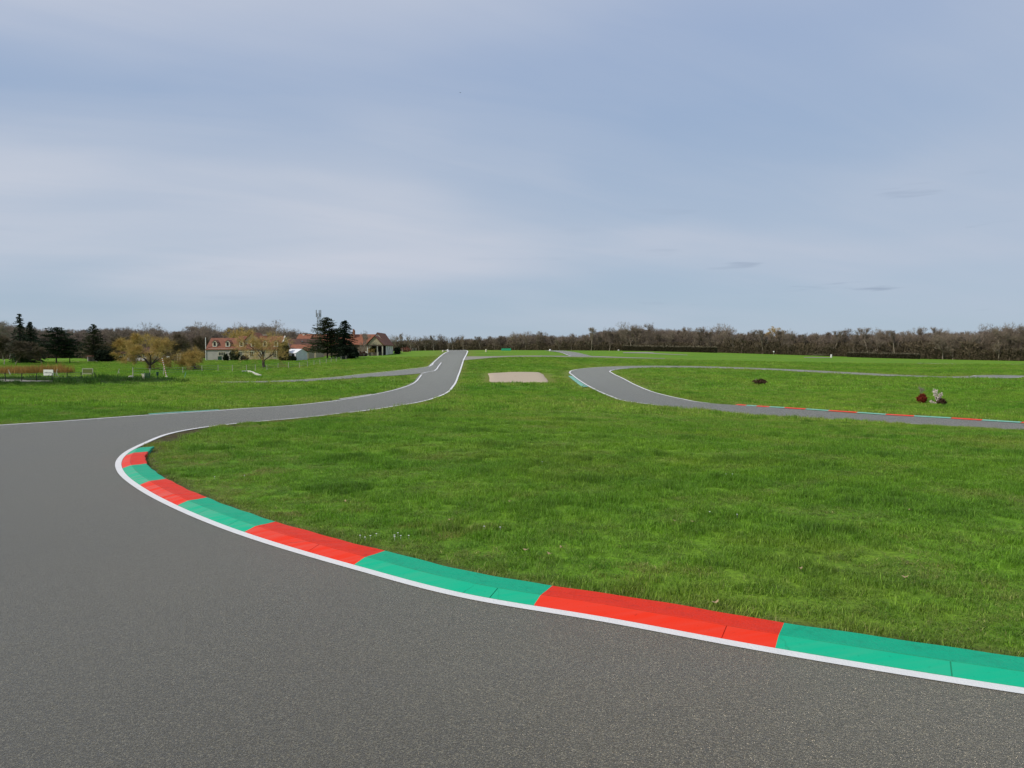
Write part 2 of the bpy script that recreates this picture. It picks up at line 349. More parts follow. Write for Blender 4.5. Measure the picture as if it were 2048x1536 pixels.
# ------------------------------------------------------------------ mesh building
class MB:
    def __init__(s): s.v = []; s.f = []; s.n = 0
    def add(s, v, f):
        v = np.asarray(v, float).reshape(-1, 3); s.v.append(v)
        s.f.extend([tuple(int(i)+s.n for i in q) for q in f]); s.n += len(v)
    def box(s, x0, x1, y0, y1, z0, z1):
        v = [(x, y, z) for z in (z0, z1) for x, y in ((x0, y0), (x1, y0), (x1, y1), (x0, y1))]
        s.add(v, [(3, 2, 1, 0), (4, 5, 6, 7), (0, 1, 5, 4), (1, 2, 6, 5), (2, 3, 7, 6), (3, 0, 4, 7)]); return s
    def poly(s, pts): s.add(pts, [tuple(range(len(pts)))]); return s
    def slab(s, pts, t):
        """flat polygon given thickness t downwards"""
        p = np.asarray(pts, float); n = len(p); q = p-np.array([0, 0, t])
        s.add(np.vstack([p, q]), [tuple(range(n)), tuple(range(2*n-1, n-1, -1))]+[(i, i+n, (i+1) % n+n, (i+1) % n) for i in range(n)]); return s
    def solid(s, poly, axis, a, b):
        """2D outline extruded along an axis ('x' or 'y')"""
        n = len(poly)
        mk = (lambda p, t: (t, p[0], p[1])) if axis == 'x' else (lambda p, t: (p[0], t, p[1]))
        v = [mk(p, a) for p in poly]+[mk(p, b) for p in poly]
        s.add(v, [tuple(range(n))[::-1], tuple(range(n, 2*n))]+[(i, (i+1) % n, (i+1) % n+n, i+n) for i in range(n)]); return s
    def tube(s, p0, p1, r0, r1=None, n=6, cap=True):
        r1 = r0 if r1 is None else r1
        p0 = np.asarray(p0, float); p1 = np.asarray(p1, float); d = p1-p0; d = d/max(np.linalg.norm(d), 1e-9)
        a = np.cross(d, (0, 0, 1) if abs(d[2]) < .9 else (1, 0, 0)); a /= np.linalg.norm(a); b = np.cross(d, a)
        t = np.arange(n)*2*math.pi/n
        c = np.cos(t)[:, None]*a+np.sin(t)[:, None]*b
        f = [(i, (i+1) % n, (i+1) % n+n, i+n) for i in range(n)]
        if cap: f += [tuple(range(n))[::-1], tuple(range(n, 2*n))]
        s.add(np.vstack([p0+c*r0, p1+c*r1]), f); return s
    def ball(s, c, rx, ry, rz, nu=10, nv=6):
        v = [(c[0]+rx*math.sin(math.pi*j/nv)*math.cos(2*math.pi*i/nu), c[1]+ry*math.sin(math.pi*j/nv)*math.sin(2*math.pi*i/nu), c[2]+rz*math.cos(math.pi*j/nv)) for j in range(nv+1) for i in range(nu)]
        s.add(v, [(j*nu+i, (j+1)*nu+i, (j+1)*nu+(i+1) % nu, j*nu+(i+1) % nu) for j in range(nv) for i in range(nu)]); return s
    def mesh(s, name, mat=None, org=(0, 0, 0), smooth=False):
        me = bpy.data.meshes.new(name)
        v = np.vstack(s.v)-np.asarray(org, float)
        me.from_pydata(v.tolist(), [], s.f)
        if mat: me.materials.append(M[mat] if isinstance(mat, str) else mat)
        if smooth: me.polygons.foreach_set('use_smooth', np.ones(len(me.polygons), bool))
        me.update(); return me
    def build(s, name, mat, parent=None, smooth=False, label=None):
        """one mesh object; vertices are in the frame of the top-level thing"""
        o = bpy.data.objects.new(name, s.mesh(name, mat, (0, 0, 0), smooth)); COL.objects.link(o)
        if parent: o.parent = parent
        if label: o['label'] = label
        return o
def raw_mesh(name, V, Q, mat, smooth=False):
    """V (n,3), Q (m,k) arrays -> mesh"""
    me = bpy.data.meshes.new(name); V = np.asarray(V, np.float32); Q = np.asarray(Q, np.int32); k = Q.shape[1]
    me.vertices.add(len(V)); me.vertices.foreach_set('co', V.ravel())
    me.loops.add(Q.size); me.loops.foreach_set('vertex_index', Q.ravel())
    me.polygons.add(len(Q)); me.polygons.foreach_set('loop_start', np.arange(0, Q.size, k, dtype=np.int32))
    if mat is not None: me.materials.append(M[mat] if isinstance(mat, str) else mat)
    me.polygons.foreach_set('use_smooth', np.full(len(Q), bool(smooth)))
    me.update(calc_edges=True); me.validate(); return me
def link(name, me, parent=None, loc=None):
    o = bpy.data.objects.new(name, me); COL.objects.link(o)
    if parent: o.parent = parent
    if loc is not None: o.location = loc
    return o
def tag(o, label, cat, group=None, kind=None):
    o['label'] = label
    if cat: o['category'] = cat
    if group: o['group'] = group
    if kind: o['kind'] = kind
    return o
def thing(name, label, cat, loc=(0, 0, 0), rz=0, group=None):
    o = bpy.data.objects.new(name, None); COL.objects.link(o); o.location = loc; o.rotation_euler = (0, 0, rz)
    o.empty_display_size = .3
    return tag(o, label, cat, group)
def copy_tree(o, parent=None):
    c = o.copy(); COL.objects.link(c)
    if parent: c.parent = parent
    for ch in o.children: copy_tree(ch, c)
    return c
def struct(name, me, label, cat='ground'):
    o = link(name, me); o['kind'] = 'structure'; o['label'] = label; o['category'] = cat; return o
def spot(px, y, dz=0.0):
    x = GX(px, y); return (x, y, T(x, y)+dz)
def gspot(px, py, dz=0.0):
    x, y = ground(px, py); return (float(x), float(y), T(x, y)+dz)

# ------------------------------------------------------------------ curves on the ground
def spline(P, step=None, n=None):
    """smooth curve through points P (k,2) (cubic Hermite on chord length); returns points and the parameter of each control"""
    P = np.asarray(P, float); d = np.hypot(*np.diff(P, axis=0).T); s = np.concatenate([[0], np.cumsum(d)])
    m = np.zeros_like(P); m[1:-1] = ((P[1:-1]-P[:-2])/d[:-1, None]*d[1:, None]+(P[2:]-P[1:-1])/d[1:, None]*d[:-1, None])/(d[:-1]+d[1:])[:, None]
    m[0] = (P[1]-P[0])/d[0]; m[-1] = (P[-1]-P[-2])/d[-1]
    def ev(t):
        i = np.clip(np.searchsorted(s, t, 'right')-1, 0, len(d)-1); h = d[i]; u = ((t-s[i])/h)[:, None]; h = h[:, None]
        return (2*u**3-3*u**2+1)*P[i]+(u**3-2*u**2+u)*h*m[i]+(-2*u**3+3*u**2)*P[i+1]+(u**3-u**2)*h*m[i+1]
    return ev, s
def offset(C, d):
    """curve moved d metres to its left"""
    t = np.gradient(C, axis=0); t /= np.hypot(*t.T)[:, None]+1e-12
    return C+np.stack([-t[:, 1], t[:, 0]], 1)*d
def lift(x, y): return .004+.00022*np.maximum(0, np.hypot(x, y)-10)
def sheet(A, B, m, k):
    """grid of verts between curves A and B laid k sheets above the ground"""
    f = np.linspace(0, 1, m)[None, :, None]
    P = A[:, None, :]*(1-f)+B[:, None, :]*f
    z = terr(P[..., 0], P[..., 1])+lift(P[..., 0], P[..., 1])*k
    V = np.dstack([P, z]).reshape(-1, 3); n = len(A)
    i, j = np.meshgrid(np.arange(n-1), np.arange(m-1), indexing='ij'); a = (i*m+j).ravel()
    return V, np.stack([a, a+m, a+m+1, a+1], 1)
def up(V, Q):
    a, b, c = V[Q[:, 0]], V[Q[:, 1]], V[Q[:, 2]]
    nz = np.cross(b-a, c-a)[:, 2]
    if np.median(nz) < 0: Q = Q[:, ::-1]
    return Q
def ribbon(name, A, B, m, k, mat, label, cat):
    V, Q = sheet(A, B, m, k); Q = up(V, Q)
    me = raw_mesh(name, V, Q, mat, True)
    if mat == 'asphalt':
        at = me.attributes.new('lat', 'FLOAT', 'POINT'); at.data.foreach_set('value', np.tile(np.linspace(0, 1, m), len(A)).astype(np.float32))
    return struct(name, me, label, cat)
def gp(*pts): return np.array([p if isinstance(p, np.ndarray) else ground(*p) for p in pts])
W = lambda x, y: np.array([x, y], float)

# near track: inner side (towards the lawn) and outer side, paired station by station
IN = [W(-22, 330), W(-17.5, 275), W(-14.3, 245), (932.5, 707.3), (926, 720), (921, 735), (915, 751.5), (905, 772), (881, 791), (834, 805), (776, 814.5), (690, 826), (600, 836), (513, 843.6), (428, 852), (337, 867.5), (285, 887),
      (245, 908), (231, 925), (235, 945.5), (270, 976), (337.7, 1013.5), (472.5, 1069), (698, 1138), (923, 1197), (1210, 1246.5), (1548.7, 1309.5), (1874.7, 1364), (2048, 1391), W(4.6, 3.0), W(8, 1.7), W(14, 0), W(25, -2.5)]
OUT = [W(-28.5, 330), W(-24, 275), W(-20.3, 245), (889, 706.5), (872, 720), (857, 734), (842, 750), (815, 772), (764, 786), (690, 799), (600, 810), (500, 817), (400, 824), (322, 829), (234, 835), (117, 843.6), (0, 851),
       W(-13.0, 16.8), W(-13.9, 15.0), W(-14.6, 13), W(-15.1, 11), W(-15.2, 9), W(-15, 6.5), W(-14.2, 4), W(-12.5, 1), W(-9.5, -2), W(-5, -4.6), W(0, -6.2), W(5, -7.2), W(10, -8), W(14, -9), W(19, -10), W(28, -13)]
INP, OUTP = gp(*IN), gp(*OUT)
ein, sin_ = spline(INP); eout, sout = spline(OUTP)
kk = np.arange(len(IN), dtype=float)
def stations(n_per):
    q = np.concatenate([np.linspace(i, i+1, n_per, endpoint=False) for i in range(len(IN)-1)]+[[len(IN)-1]])
    return np.interp(q, kk, sin_), np.interp(q, kk, sout), q
ti, to, qst = stations(24)
CI, CO = ein(ti), eout(to)
ribbon('road', offset(CI, .10), offset(CO, -.22), 22, 1, 'asphalt', 'wide grey asphalt race track sweeping round the bend in the foreground and up the hill', 'race track')
# finely stepped inner edge for line and kerb
tk = np.arange(0, sin_[-1], .05); CK = ein(tk)
near = tk > sin_[11]
LW = .085
ribbon('lane_marking', offset(ein(tk[near]), 0), offset(ein(tk[near]), LW), 2, 2, 'white_line', 'white edge line round the inside of the near bend', 'road marking')
farm = (tk <= sin_[11]+.05) & (tk > sin_[1])
CF = ein(tk[farm][::8]); wf = .10+.0011*CF[:, 1:2]
ribbon('lane_marking', CF, CF+(offset(CF, 1.0)-CF)*wf, 2, 2, 'white_line', 'white edge line down the right side of the hill track', 'road marking')
tq = np.arange(sout[6], sout[-1], .3); CQ = eout(tq); wq = .09+.0009*np.maximum(CQ[:, 1:2], 0)
ribbon('lane_marking', CQ, CQ+(offset(CQ, 1.0)-CQ)*wq, 2, 2, 'white_line', 'white edge line along the outer left side of the near bend', 'road marking')
tq = np.arange(sout[1], sout[5], .5); CQ = eout(tq); wq = .09+.0010*CQ[:, 1:2]
ribbon('lane_marking', CQ, CQ+(offset(CQ, 1.0)-CQ)*wq, 2, 2, 'white_line', 'white edge line down the left side of the track at the hill crest', 'road marking')
def line(pts, wid, label, step=.4, k=2, mat='white_line', cat='road marking', name='lane_marking'):
    e, s = spline(gp(*pts)); C = e(np.arange(0, s[-1], step))
    return ribbon(name, offset(C, wid/2), offset(C, -wid/2), 2, k, mat, label, cat)
line([(843, 747.5), (856, 744.6), (866, 743), (871.5, 740), (877, 733), (882.7, 725.7)], .22, 'short white hooked line splitting the pit lane from the hill track')

# service lane leaving the hill track to the left
SU = [(868, 727), (857, 734), (805, 740.5), (717, 750), (660, 756), (600, 760.2), (527, 763.2), (440, 764.6)]
SL = [(880, 739), (843, 747), (790, 751.5), (723, 755.5), (660, 760), (600, 763.4), (527, 765), (440, 765.6)]
def pair_road(name, U, L, label, m=6, k=1, mat='asphalt', cat='road'):
    e1, s1 = spline(gp(*U)); e2, s2 = spline(gp(*L)); n = 16
    q = np.concatenate([np.linspace(i, i+1, n, endpoint=False) for i in range(len(U)-1)]+[[len(U)-1]]); kx = np.arange(len(U))
    A, B = e1(np.interp(q, kx, s1)), e2(np.interp(q, kx, s2))
    ribbon(name, A, B, m, k, mat, label, cat); return A, B
SA, SB = pair_road('road', SU, SL, 'narrow asphalt pit lane branching off the hill track to the left', k=1.5)
ribbon('lane_marking', SA, offset(SA, -.16), 2, 2.6, 'white_line', 'thin white line along the far side of the pit lane', 'road marking')
# right-hand hairpin track
RO = [(2500, 886), (2048, 862), (1898, 853), (1748, 844), (1539.5, 832.7), (1422, 823), (1349, 816), (1293, 808.7), (1246.5, 802), (1217, 792.5), (1179, 775), (1144, 751.5), (1137.5, 745.5), (1144, 741), (1173, 737), (1217, 734), (1305, 732.2), (1393, 733), (1539.5, 737.6), (1700, 745.3), (1838, 752), (1890, 753.8), (1935, 753.2), (1955, 751.4), (2000, 750.9), (2060, 752), (2250, 754)]
RI = [(2500, 868), (2048, 847.5), (1901, 838), (1748, 829.5), (1610, 820), (1500, 812.5), (1422, 807), (1364, 798), (1320, 788), (1276, 772), (1246.5, 757), (1226, 747), (1221.6, 742.7), (1229, 740.4), (1252, 737.4), (1305, 735.4), (1380, 735.6), (1450, 737.2), (1560, 741.4), (1700, 748.6), (1838, 754.5), (1890, 755.7), (1930, 756.3), (1973, 757), (2025, 756.4), (2060, 754.4), (2250, 756.2)]
RA, RB = pair_road('road', RO, RI, 'grey asphalt hairpin track on the right running round an oval of grass', 12, cat='race track')
ribbon('lane_marking', offset(RA, -.05), offset(RA, -.05)+(offset(RA, -1.0)-RA)*(.08+.0011*RA[:, 1:2]), 2, 2, 'white_line', 'white line round the outer edge of the right hairpin track', 'road marking')
_n16 = 16
RIk = 6*_n16
ribbon('lane_marking', RB[RIk:], RB[RIk:]+(offset(RB, 1.0)-RB)[RIk:]*(.08+.0011*RB[RIk:, 1:2]), 2, 2, 'white_line', 'white line round the inner grass oval of the hairpin', 'road marking')
# cross lanes on the rise
XA, XB = pair_road('road', [(925, 713), (960, 713.1), (993, 712.6), (1027, 711.8), (1160, 712.3), (1190, 712.5), (1265, 715.1), (1330, 716.8)],
          [(925, 721), (960, 717.8), (993, 715.3), (1027, 713.9), (1160, 714.3), (1190, 714.7), (1265, 716.4), (1330, 717.5)], 'narrow pale lane crossing the rise behind the gravel bed', mat='pale_path')
YA, YB = pair_road('road', [(1089, 701.8), (1112, 704), (1140, 712.6)], [(1122, 701.6), (1152, 705.2), (1184, 712.6)], 'grey asphalt ramp coming over the rise right of the hill track', k=1.5)
ribbon('lane_marking', YA, offset(YA, .25), 2, 2, 'white_line', 'white line along the left edge of the ramp', 'road marking')
ZA, ZB = pair_road('road', [(1246, 704.9), (1295, 704.6), (1330, 707.8), (1375, 709.8)], [(1246, 706.4), (1295, 707.2), (1330, 709), (1375, 710.5)], 'short stretch of pale track in front of the long clipped hedge', mat='pale_path')
pair_road('path', [(1608, 714.7), (1640, 714.8), (1662, 715.3)], [(1608, 715.6), (1640, 716), (1662, 716.2)], 'thin pale strip of track before the white marker post', mat='pale_path')
pair_road('path', [(1835, 726.4), (1900, 727.6), (1945, 728)], [(1835, 727.2), (1900, 728.6), (1945, 728.8)], 'thin faded strip of track on the far right meadow', mat='pale_path')
pair_road('path', [(2004, 728), (2048, 728.4), (2120, 729)], [(2004, 729), (2048, 730), (2120, 730.8)], 'thin pale strip of track at the far right under the wood', mat='pale_path')
PA, PB = pair_road('path', [(-120, 758), (0, 759), (60, 760.4), (105, 762)], [(-120, 765), (0, 764), (60, 763.4), (105, 762.6)], 'pale track behind the black posts at the far left', mat='pale_path')
pair_road('path', [(60, 723.6), (150, 723.2), (220, 723.6), (300, 724.6)], [(60, 724.8), (150, 724.8), (220, 725.2), (300, 725.8)], 'pale driveway in front of the farm trees', mat='pale_path')

# gravel bed
gc = gp((975.6, 747.6), (981, 746.9), (1041, 745.2), (1080, 746), (1086, 749), (1096.5, 763), (1095, 764.9), (1040, 765.3), (982, 765.2), (979.5, 763.5), (978, 752))
GRAVEL = gc
me = bpy.data.meshes.new('gravel_bed')
gcen = gc.mean(0); lp = np.vstack([gc, gc[:1]]); sl_g = np.concatenate([[0], np.cumsum(np.hypot(*np.diff(lp, axis=0).T))]); sq = np.linspace(0, sl_g[-1], 160, endpoint=False); gl = np.c_[np.interp(sq, sl_g, lp[:, 0]), np.interp(sq, sl_g, lp[:, 1])]
rng = np.random.default_rng(3); gl = gl+rng.normal(0, .035, gl.shape)
rings = [gcen+(gl-gcen)*f for f in (1, .93, .75, .5, .25, .02)]
V = np.vstack([np.c_[r_, terr(r_[:, 0], r_[:, 1])+lift(r_[:, 0], r_[:, 1])+(0 if i == 0 else .10+.03*np.sin(r_[:, 1]*1.3))] for i, r_ in enumerate(rings)])
n = len(gl); Q = np.array([(i*n+j, i*n+(j+1) % n, (i+1)*n+(j+1) % n, (i+1)*n+j) for i in range(5) for j in range(n)])
o = link('gravel_bed', raw_mesh('gravel_bed', V, up(V, Q), 'gravel', True))
tag(o, 'sandy beige gravel bed lying in the grass between the two tracks', 'gravel bed', kind='structure')

# ------------------------------------------------------------------ ground sheet
PATHS = [CI, CO[:, :], RA, RB, SA, SB]
edge_pts = np.vstack([CI, CO, RA, RB, SA, SB, XA, XB, gl])
kd = kdtree.KDTree(len(edge_pts))
for i, p in enumerate(edge_pts): kd.insert((p[0], p[1], 0), i)
kd.balance()
th = np.concatenate([np.radians(np.arange(-48, 48.01, .24)), np.radians(np.arange(52, 309, 4.0))])
rr = np.concatenate([[.3, .8], np.geomspace(1.5, 4500, 400)])
Tn, Rn = np.meshgrid(th, rr)
gx, gy = np.sin(Tn)*Rn, np.cos(Tn)*Rn
gz = terr(gx, gy)
V = np.dstack([gx, gy, gz]).reshape(-1, 3); nt = len(th)
i, j = np.meshgrid(np.arange(len(rr)-1), np.arange(nt), indexing='ij'); j2 = (j+1) % nt
Q = np.stack([i*nt+j, i*nt+j2, (i+1)*nt+j2, (i+1)*nt+j], -1).reshape(-1, 4)
V = np.vstack([V, [[0, 0, 0]]])
gm = raw_mesh('ground', V, up(V, Q), 'meadow', True)
def wear_at(x, y):
    d = np.array([kd.find((a, b, 0))[2] for a, b in zip(x, y)])
    wv = np.exp(-d/(.25+.012*np.hypot(x, y)))*.85
    for (px, py, r_, s_) in ((1105, 760, 9, .5), (940, 738, 8, .45), (1330, 728, 14, .4), (1640, 742, 12, .5), (700, 757, 7, .5), (1880, 752, 8, .6), (560, 735, 9, .5), (210, 755, 5, .7), (1000, 720, 16, .25), (330, 728, 18, .25)):
        c = ground(px, py); wv += s_*np.exp(-((x-c[0])**2+(y-c[1])**2/2.5)/r_**2)
    return np.clip(wv, 0, 1)
sel = (V[:, 1] > 1) & (np.hypot(V[:, 0], V[:, 1]) < 330) & (np.abs(V[:, 0]) < .9*V[:, 1]+5)
wear = np.zeros(len(V)); wear[sel] = wear_at(V[sel, 0], V[sel, 1])
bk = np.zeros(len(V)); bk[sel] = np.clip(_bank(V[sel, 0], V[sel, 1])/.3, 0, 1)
kds = kdtree.KDTree(len(CK))
for i_, p in enumerate(CK): kds.insert((p[0], p[1], 0), i_)
kds.balance()
soil = np.zeros(len(V)); s2 = sel & (V[:, 1] < 30)
dd = np.array([kds.find((a, b, 0))[2] for a, b in V[s2][:, :2]]); soil[s2] = np.clip(1-(dd-.47)/.30, 0, 1)
for nm_, arr in (('wear', wear), ('bank', bk), ('soil', soil)):
    at = gm.attributes.new(nm_, 'FLOAT', 'POINT'); at.data.foreach_set('value', arr.astype(np.float32))
struct('ground', gm, 'rolling green meadow of short grass stretching to the woods', 'ground')

# ------------------------------------------------------------------ kerb of the near bend
KB_PX = [(249, 900), (245, 912), (246, 938), (272, 971), (343, 1014), (474, 1068.5), (701, 1134), (1066.6, 1212), (1544, 1298)]
kbs = []
for p in KB_PX:
    g_ = ground(*p); kbs.append(tk[int(np.argmin(np.hypot(CK[:, 0]-g_[0], CK[:, 1]-g_[1])))])
kbs[0] = kbs[1]-.78
step = kbs[-1]-kbs[-2]
while kbs[-1] < sin_[-1]-2: kbs.append(kbs[-1]+1.66)
PROF = [(LW+.004, -.01, 1), (LW+.004, .006, 1), (LW+.010, .012, 0), (.200, .047, 0), (.205, .0465, 0), (.207, .0445, 1), (.2155, .0455, 1), (.218, .048, 0), (.30, .050, 0), (.405, .057, 0), (.418, .052, .6), (.42, -.03, 1)]
kerb = thing('kerb', 'raised concrete kerb of alternating green and red blocks round the inside of the near bend', 'kerb', (0, 0, 0))
for bi in range(min(len(kbs)-1, 13)):
    a, b = kbs[bi], kbs[bi+1]
    js = a+np.cumsum(np.random.default_rng(bi+40).uniform(.5, 1.5, 2))       # joints between the cast stones
    t_ = np.sort(np.concatenate([np.linspace(a, b, max(6, int((b-a)/.06)))]+[[j-.0035, j-.0022, j+.0022, j+.0035] for j in js if a+.02 < j < b-.02])); C = ein(t_)
    jt = np.zeros(len(t_))
    for j in js: jt = np.maximum(jt, (np.abs(t_-j) < .0028).astype(float))
    tg = np.stack(ein(t_+.02)-ein(t_-.02)); tg /= np.hypot(*tg.T)[:, None]; nn = np.stack([-tg[:, 1], tg[:, 0]], 1)
    rows, tp_, jn_ = [], [], []
    wob = .006*np.sin(t_*5.1)+.005*np.sin(t_*11.7+1)
    for i_, (o_, z_, dj) in enumerate(PROF):
        P = C+nn*(o_+(wob*max(0, o_-.3)/.12)[:, None])
        rows.append(np.c_[P, terr(P[:, 0], P[:, 1])+z_-(jt*.006 if 1 < i_ < 5 else 0)]); tp_.append(np.full(len(t_), float(o_ > .21))); jn_.append(np.maximum(dj, jt*(i_ < 5)))
    V = np.stack(rows, 1); n_, m_ = V.shape[:2]; V = V.reshape(-1, 3)
    i_, j_ = np.meshgrid(np.arange(n_-1), np.arange(m_-1), indexing='ij'); a_ = (i_*m_+j_).ravel()
    Q = np.stack([a_, a_+m_, a_+m_+1, a_+1], 1)
    me = raw_mesh('kerb_block', V, up(V, Q), 'kerb_green' if bi % 2 == 0 else 'kerb_red', False)
    for k_, arr in (('top', tp_), ('joint', jn_)):
        at = me.attributes.new(k_, 'FLOAT', 'POINT'); at.data.foreach_set('value', np.stack(arr, 1).ravel().astype(np.float32))
    o = link('kerb_block', me, kerb); o['label'] = ('green' if bi % 2 == 0 else 'red')+' painted kerb block'
# a thin strip of fresh white between neighbouring colours is only paint; the concrete joint shows as a hairline
THIN = []
def thin_kerb(name, label, pts, cols, width, h, flip=1):
    k = thing(name, label, 'kerb', (0, 0, 0))
    P = gp(*pts); THIN.append(P)
    for i_ in range(len(P)-1):
        C = np.linspace(P[i_], P[i_+1], 6); A = C; B = offset(C, width*flip)
        V, Q = sheet(A, B, 3, 1); V = V.reshape(6, 3, 3); V[:, 0, 2] += .01; V[:, 1, 2] += h; V[:, 2, 2] += h*.4; V = V.reshape(-1, 3)
        o = link('kerb_block', raw_mesh('kerb_block', V, up(V, Q), cols[i_ % len(cols)], False), k)
    return k
rk = [(1470, 811), (1490, 812.6), (1511, 814), (1537, 815.6), (1567, 817.3), (1609, 820), (1655, 823.2), (1712, 827), (1770, 831), (1827, 834.2), (1901, 838.3), (1962, 842.3), (2040, 847), (2120, 851.8)]
thin_kerb('kerb', 'low red and green kerb along the inside of the right hand track', [(p, q-.6) for p, q in rk], ['kerb_red', 'kerb_mint'], .34, .05, 1)
thin_kerb('kerb', 'faded mint green kerb on the outside of the right hairpin', [(1145.3, 752.6), (1152, 757.8), (1160.5, 764), (1177.5, 774.8)], ['kerb_mint', 'kerb_mint', 'kerb_mint'], .55, .05, -1)
thin_kerb('kerb', 'faint mint green kerb strip along the outer edge left of the near bend', [(440, 821.0), (401, 823.7), (346, 826.8), (300, 830)], ['kerb_mint'], .13, .03, -1)
thin_kerb('kerb', 'pale worn kerb strip on the outer edge below the pit lane', [(745, 789.5), (715, 794.2), (682, 799.0)], ['concrete'], .26, .04, -1)
# ------------------------------------------------------------------ trees and shrubs: builders
def tubes(segs, k):
    """open k-sided tapering tubes for many segments at once"""
    A = np.array([s[0] for s in segs], float); B = np.array([s[1] for s in segs], float)
    r0 = np.array([s[2] for s in segs])[:, None, None]; r1 = np.array([s[3] for s in segs])[:, None, None]
    d = B-A; d /= np.linalg.norm(d, axis=1)[:, None]+1e-9
    ref = np.where(np.abs(d[:, 2:3]) < .9, [[0, 0, 1.0]], [[1.0, 0, 0]])
    a = np.cross(d, ref); a /= np.linalg.norm(a, axis=1)[:, None]; b = np.cross(d, a)
    t = np.arange(k)*2*math.pi/k
    c = np.cos(t)[None, :, None]*a[:, None, :]+np.sin(t)[None, :, None]*b[:, None, :]
    V = np.concatenate([A[:, None]+c*r0, B[:, None]+c*r1], 1).reshape(-1, 3)
    o = (np.arange(len(A))*2*k)[:, None]; i = np.arange(k)[None]; j = (i+1) % k
    Q = np.stack([o+i, o+j, o+j+k, o+i+k], -1).reshape(-1, 4)
    return V, Q
def join(*vq):
    Vs, Qs, n = [], [], 0
    for V, Q in vq:
        if Q.shape[1] == 3: Q = np.c_[Q, Q[:, 2:3]]
        Vs.append(V); Qs.append(Q+n); n += len(V)
    return np.vstack(Vs), np.vstack(Qs)
def mesh_vq(name, V, Q, mat):
    """quads whose last two corners coincide become triangles"""
    me = bpy.data.meshes.new(name)
    tri = Q[:, 2] == Q[:, 3]; cnt = np.where(tri, 3, 4); st = np.concatenate([[0], np.cumsum(cnt)[:-1]])
    keep = np.ones(Q.shape, bool); keep[tri, 3] = False
    li = Q[keep]
    me.vertices.add(len(V)); me.vertices.foreach_set('co', np.asarray(V, np.float32).ravel())
    me.loops.add(len(li)); me.loops.foreach_set('vertex_index', li.astype(np.int32))
    me.polygons.add(len(Q)); me.polygons.foreach_set('loop_start', st.astype(np.int32))
    me.materials.append(M[mat]); me.update(calc_edges=True); return me
def unit(v): return v/max(np.linalg.norm(v), 1e-9)
def bare_tree(seed, H=12.0, trunk=.35, spread=.6, lv=4, twn=6, upb=.14, r0=None, lean=.04, side=.55, tl=.95, tw=.045, fork=4, droop=0.0, thick=None, poles=0):
    """leafless tree: trunk segments, limb segments, twig slivers"""
    g = np.random.default_rng(seed); r0 = r0 or H*.016
    TR, LI, TWA = [], [], []
    def grow(p, d, L, r, l):
        ns = (6 if poles else 3) if l == 0 else (3 if l < 2 else 2)
        for k in range(ns):
            d = unit(d+g.normal(0, .13, 3)+np.array([0, 0, upb*.6 if l else .05])-np.array([0, 0, droop*l]))
            q = p+d*L/ns; rn = r*(1-.34/ns)
            (TR if l == 0 else LI).append((p, q, r, rn)); p, r = q, rn
            if l == 0 and poles and k > 0:
                for _ in range(poles):
                    ax = g.normal(0, 1, 3); ax[2] = abs(ax[2])*.5; grow(p, unit(ax+np.array([0, 0, .5])), H*g.uniform(.09, .2), r*.30, lv-2)
            if l >= 1 and l < lv and g.random() < side:
                dd = unit(d+g.normal(0, spread, 3)); grow(p, dd, L*g.uniform(.45, .7), r*.55, l+1)
            if l >= lv-1:
                for _ in range(twn//2): twig(p, d)
        if l < lv:
            for _ in range(fork if l == 0 else g.integers(2, 4)):
                ax = g.normal(0, 1, 3); ax -= d*(ax@d); ax = unit(ax)
                grow(p, unit(d*1.0+ax*spread*g.uniform(.6, 1.35)+np.array([0, 0, upb])), L*g.uniform(.62, .86) if l else H*(1-trunk)*g.uniform(.34, .46), r*g.uniform(.52, .72), l+1)
        else:
            for _ in range(twn): twig(p, d)
    def twig(p, d):
        e = unit(d*.6+g.normal(0, .55, 3)+np.array([0, 0, .25-droop*3])); ln = tl*g.uniform(.5, 1.3)
        s = unit(np.cross(e, g.normal(0, 1, 3)))*tw*.5
        m_ = p+e*ln*.5+g.normal(0, .06, 3)
        TWA.append((p+s, p-s, m_-s*.7, m_+s*.7)); e2 = unit(e+g.normal(0, .35, 3)); TWA.append((m_+s*.7, m_-s*.7, m_+e2*ln*.6, m_+e2*ln*.6))
    base = np.array([0, 0, -.3])
    grow(base, unit(np.array([g.normal(0, lean), g.normal(0, lean), 1.0])), H*trunk+.3, r0, 0)
    tv = np.array(TWA).reshape(-1, 3); tq = np.arange(len(tv)).reshape(-1, 4)
    tri = np.all(np.isclose(tv[tq[:, 2]], tv[tq[:, 3]]), 1); tq[tri, 3] = tq[tri, 2]
    crown = join(tubes([s for s in LI if s[2] > .05] or LI[:1], 5), tubes([s for s in LI if s[2] <= .05] or LI[:1], 3), (tv, tq))
    if thick:
        TR = TR+[s for s in LI if s[2] > thick]
        LI = [s for s in LI if s[2] <= thick]
        crown = join(tubes(LI, 3), (tv, tq))
    tV, tQ = tubes(TR, 8)
    zt = max(crown[0][:, 2].max(), .1); f = H/zt
    return (tV*f, tQ), (crown[0]*f, crown[1])
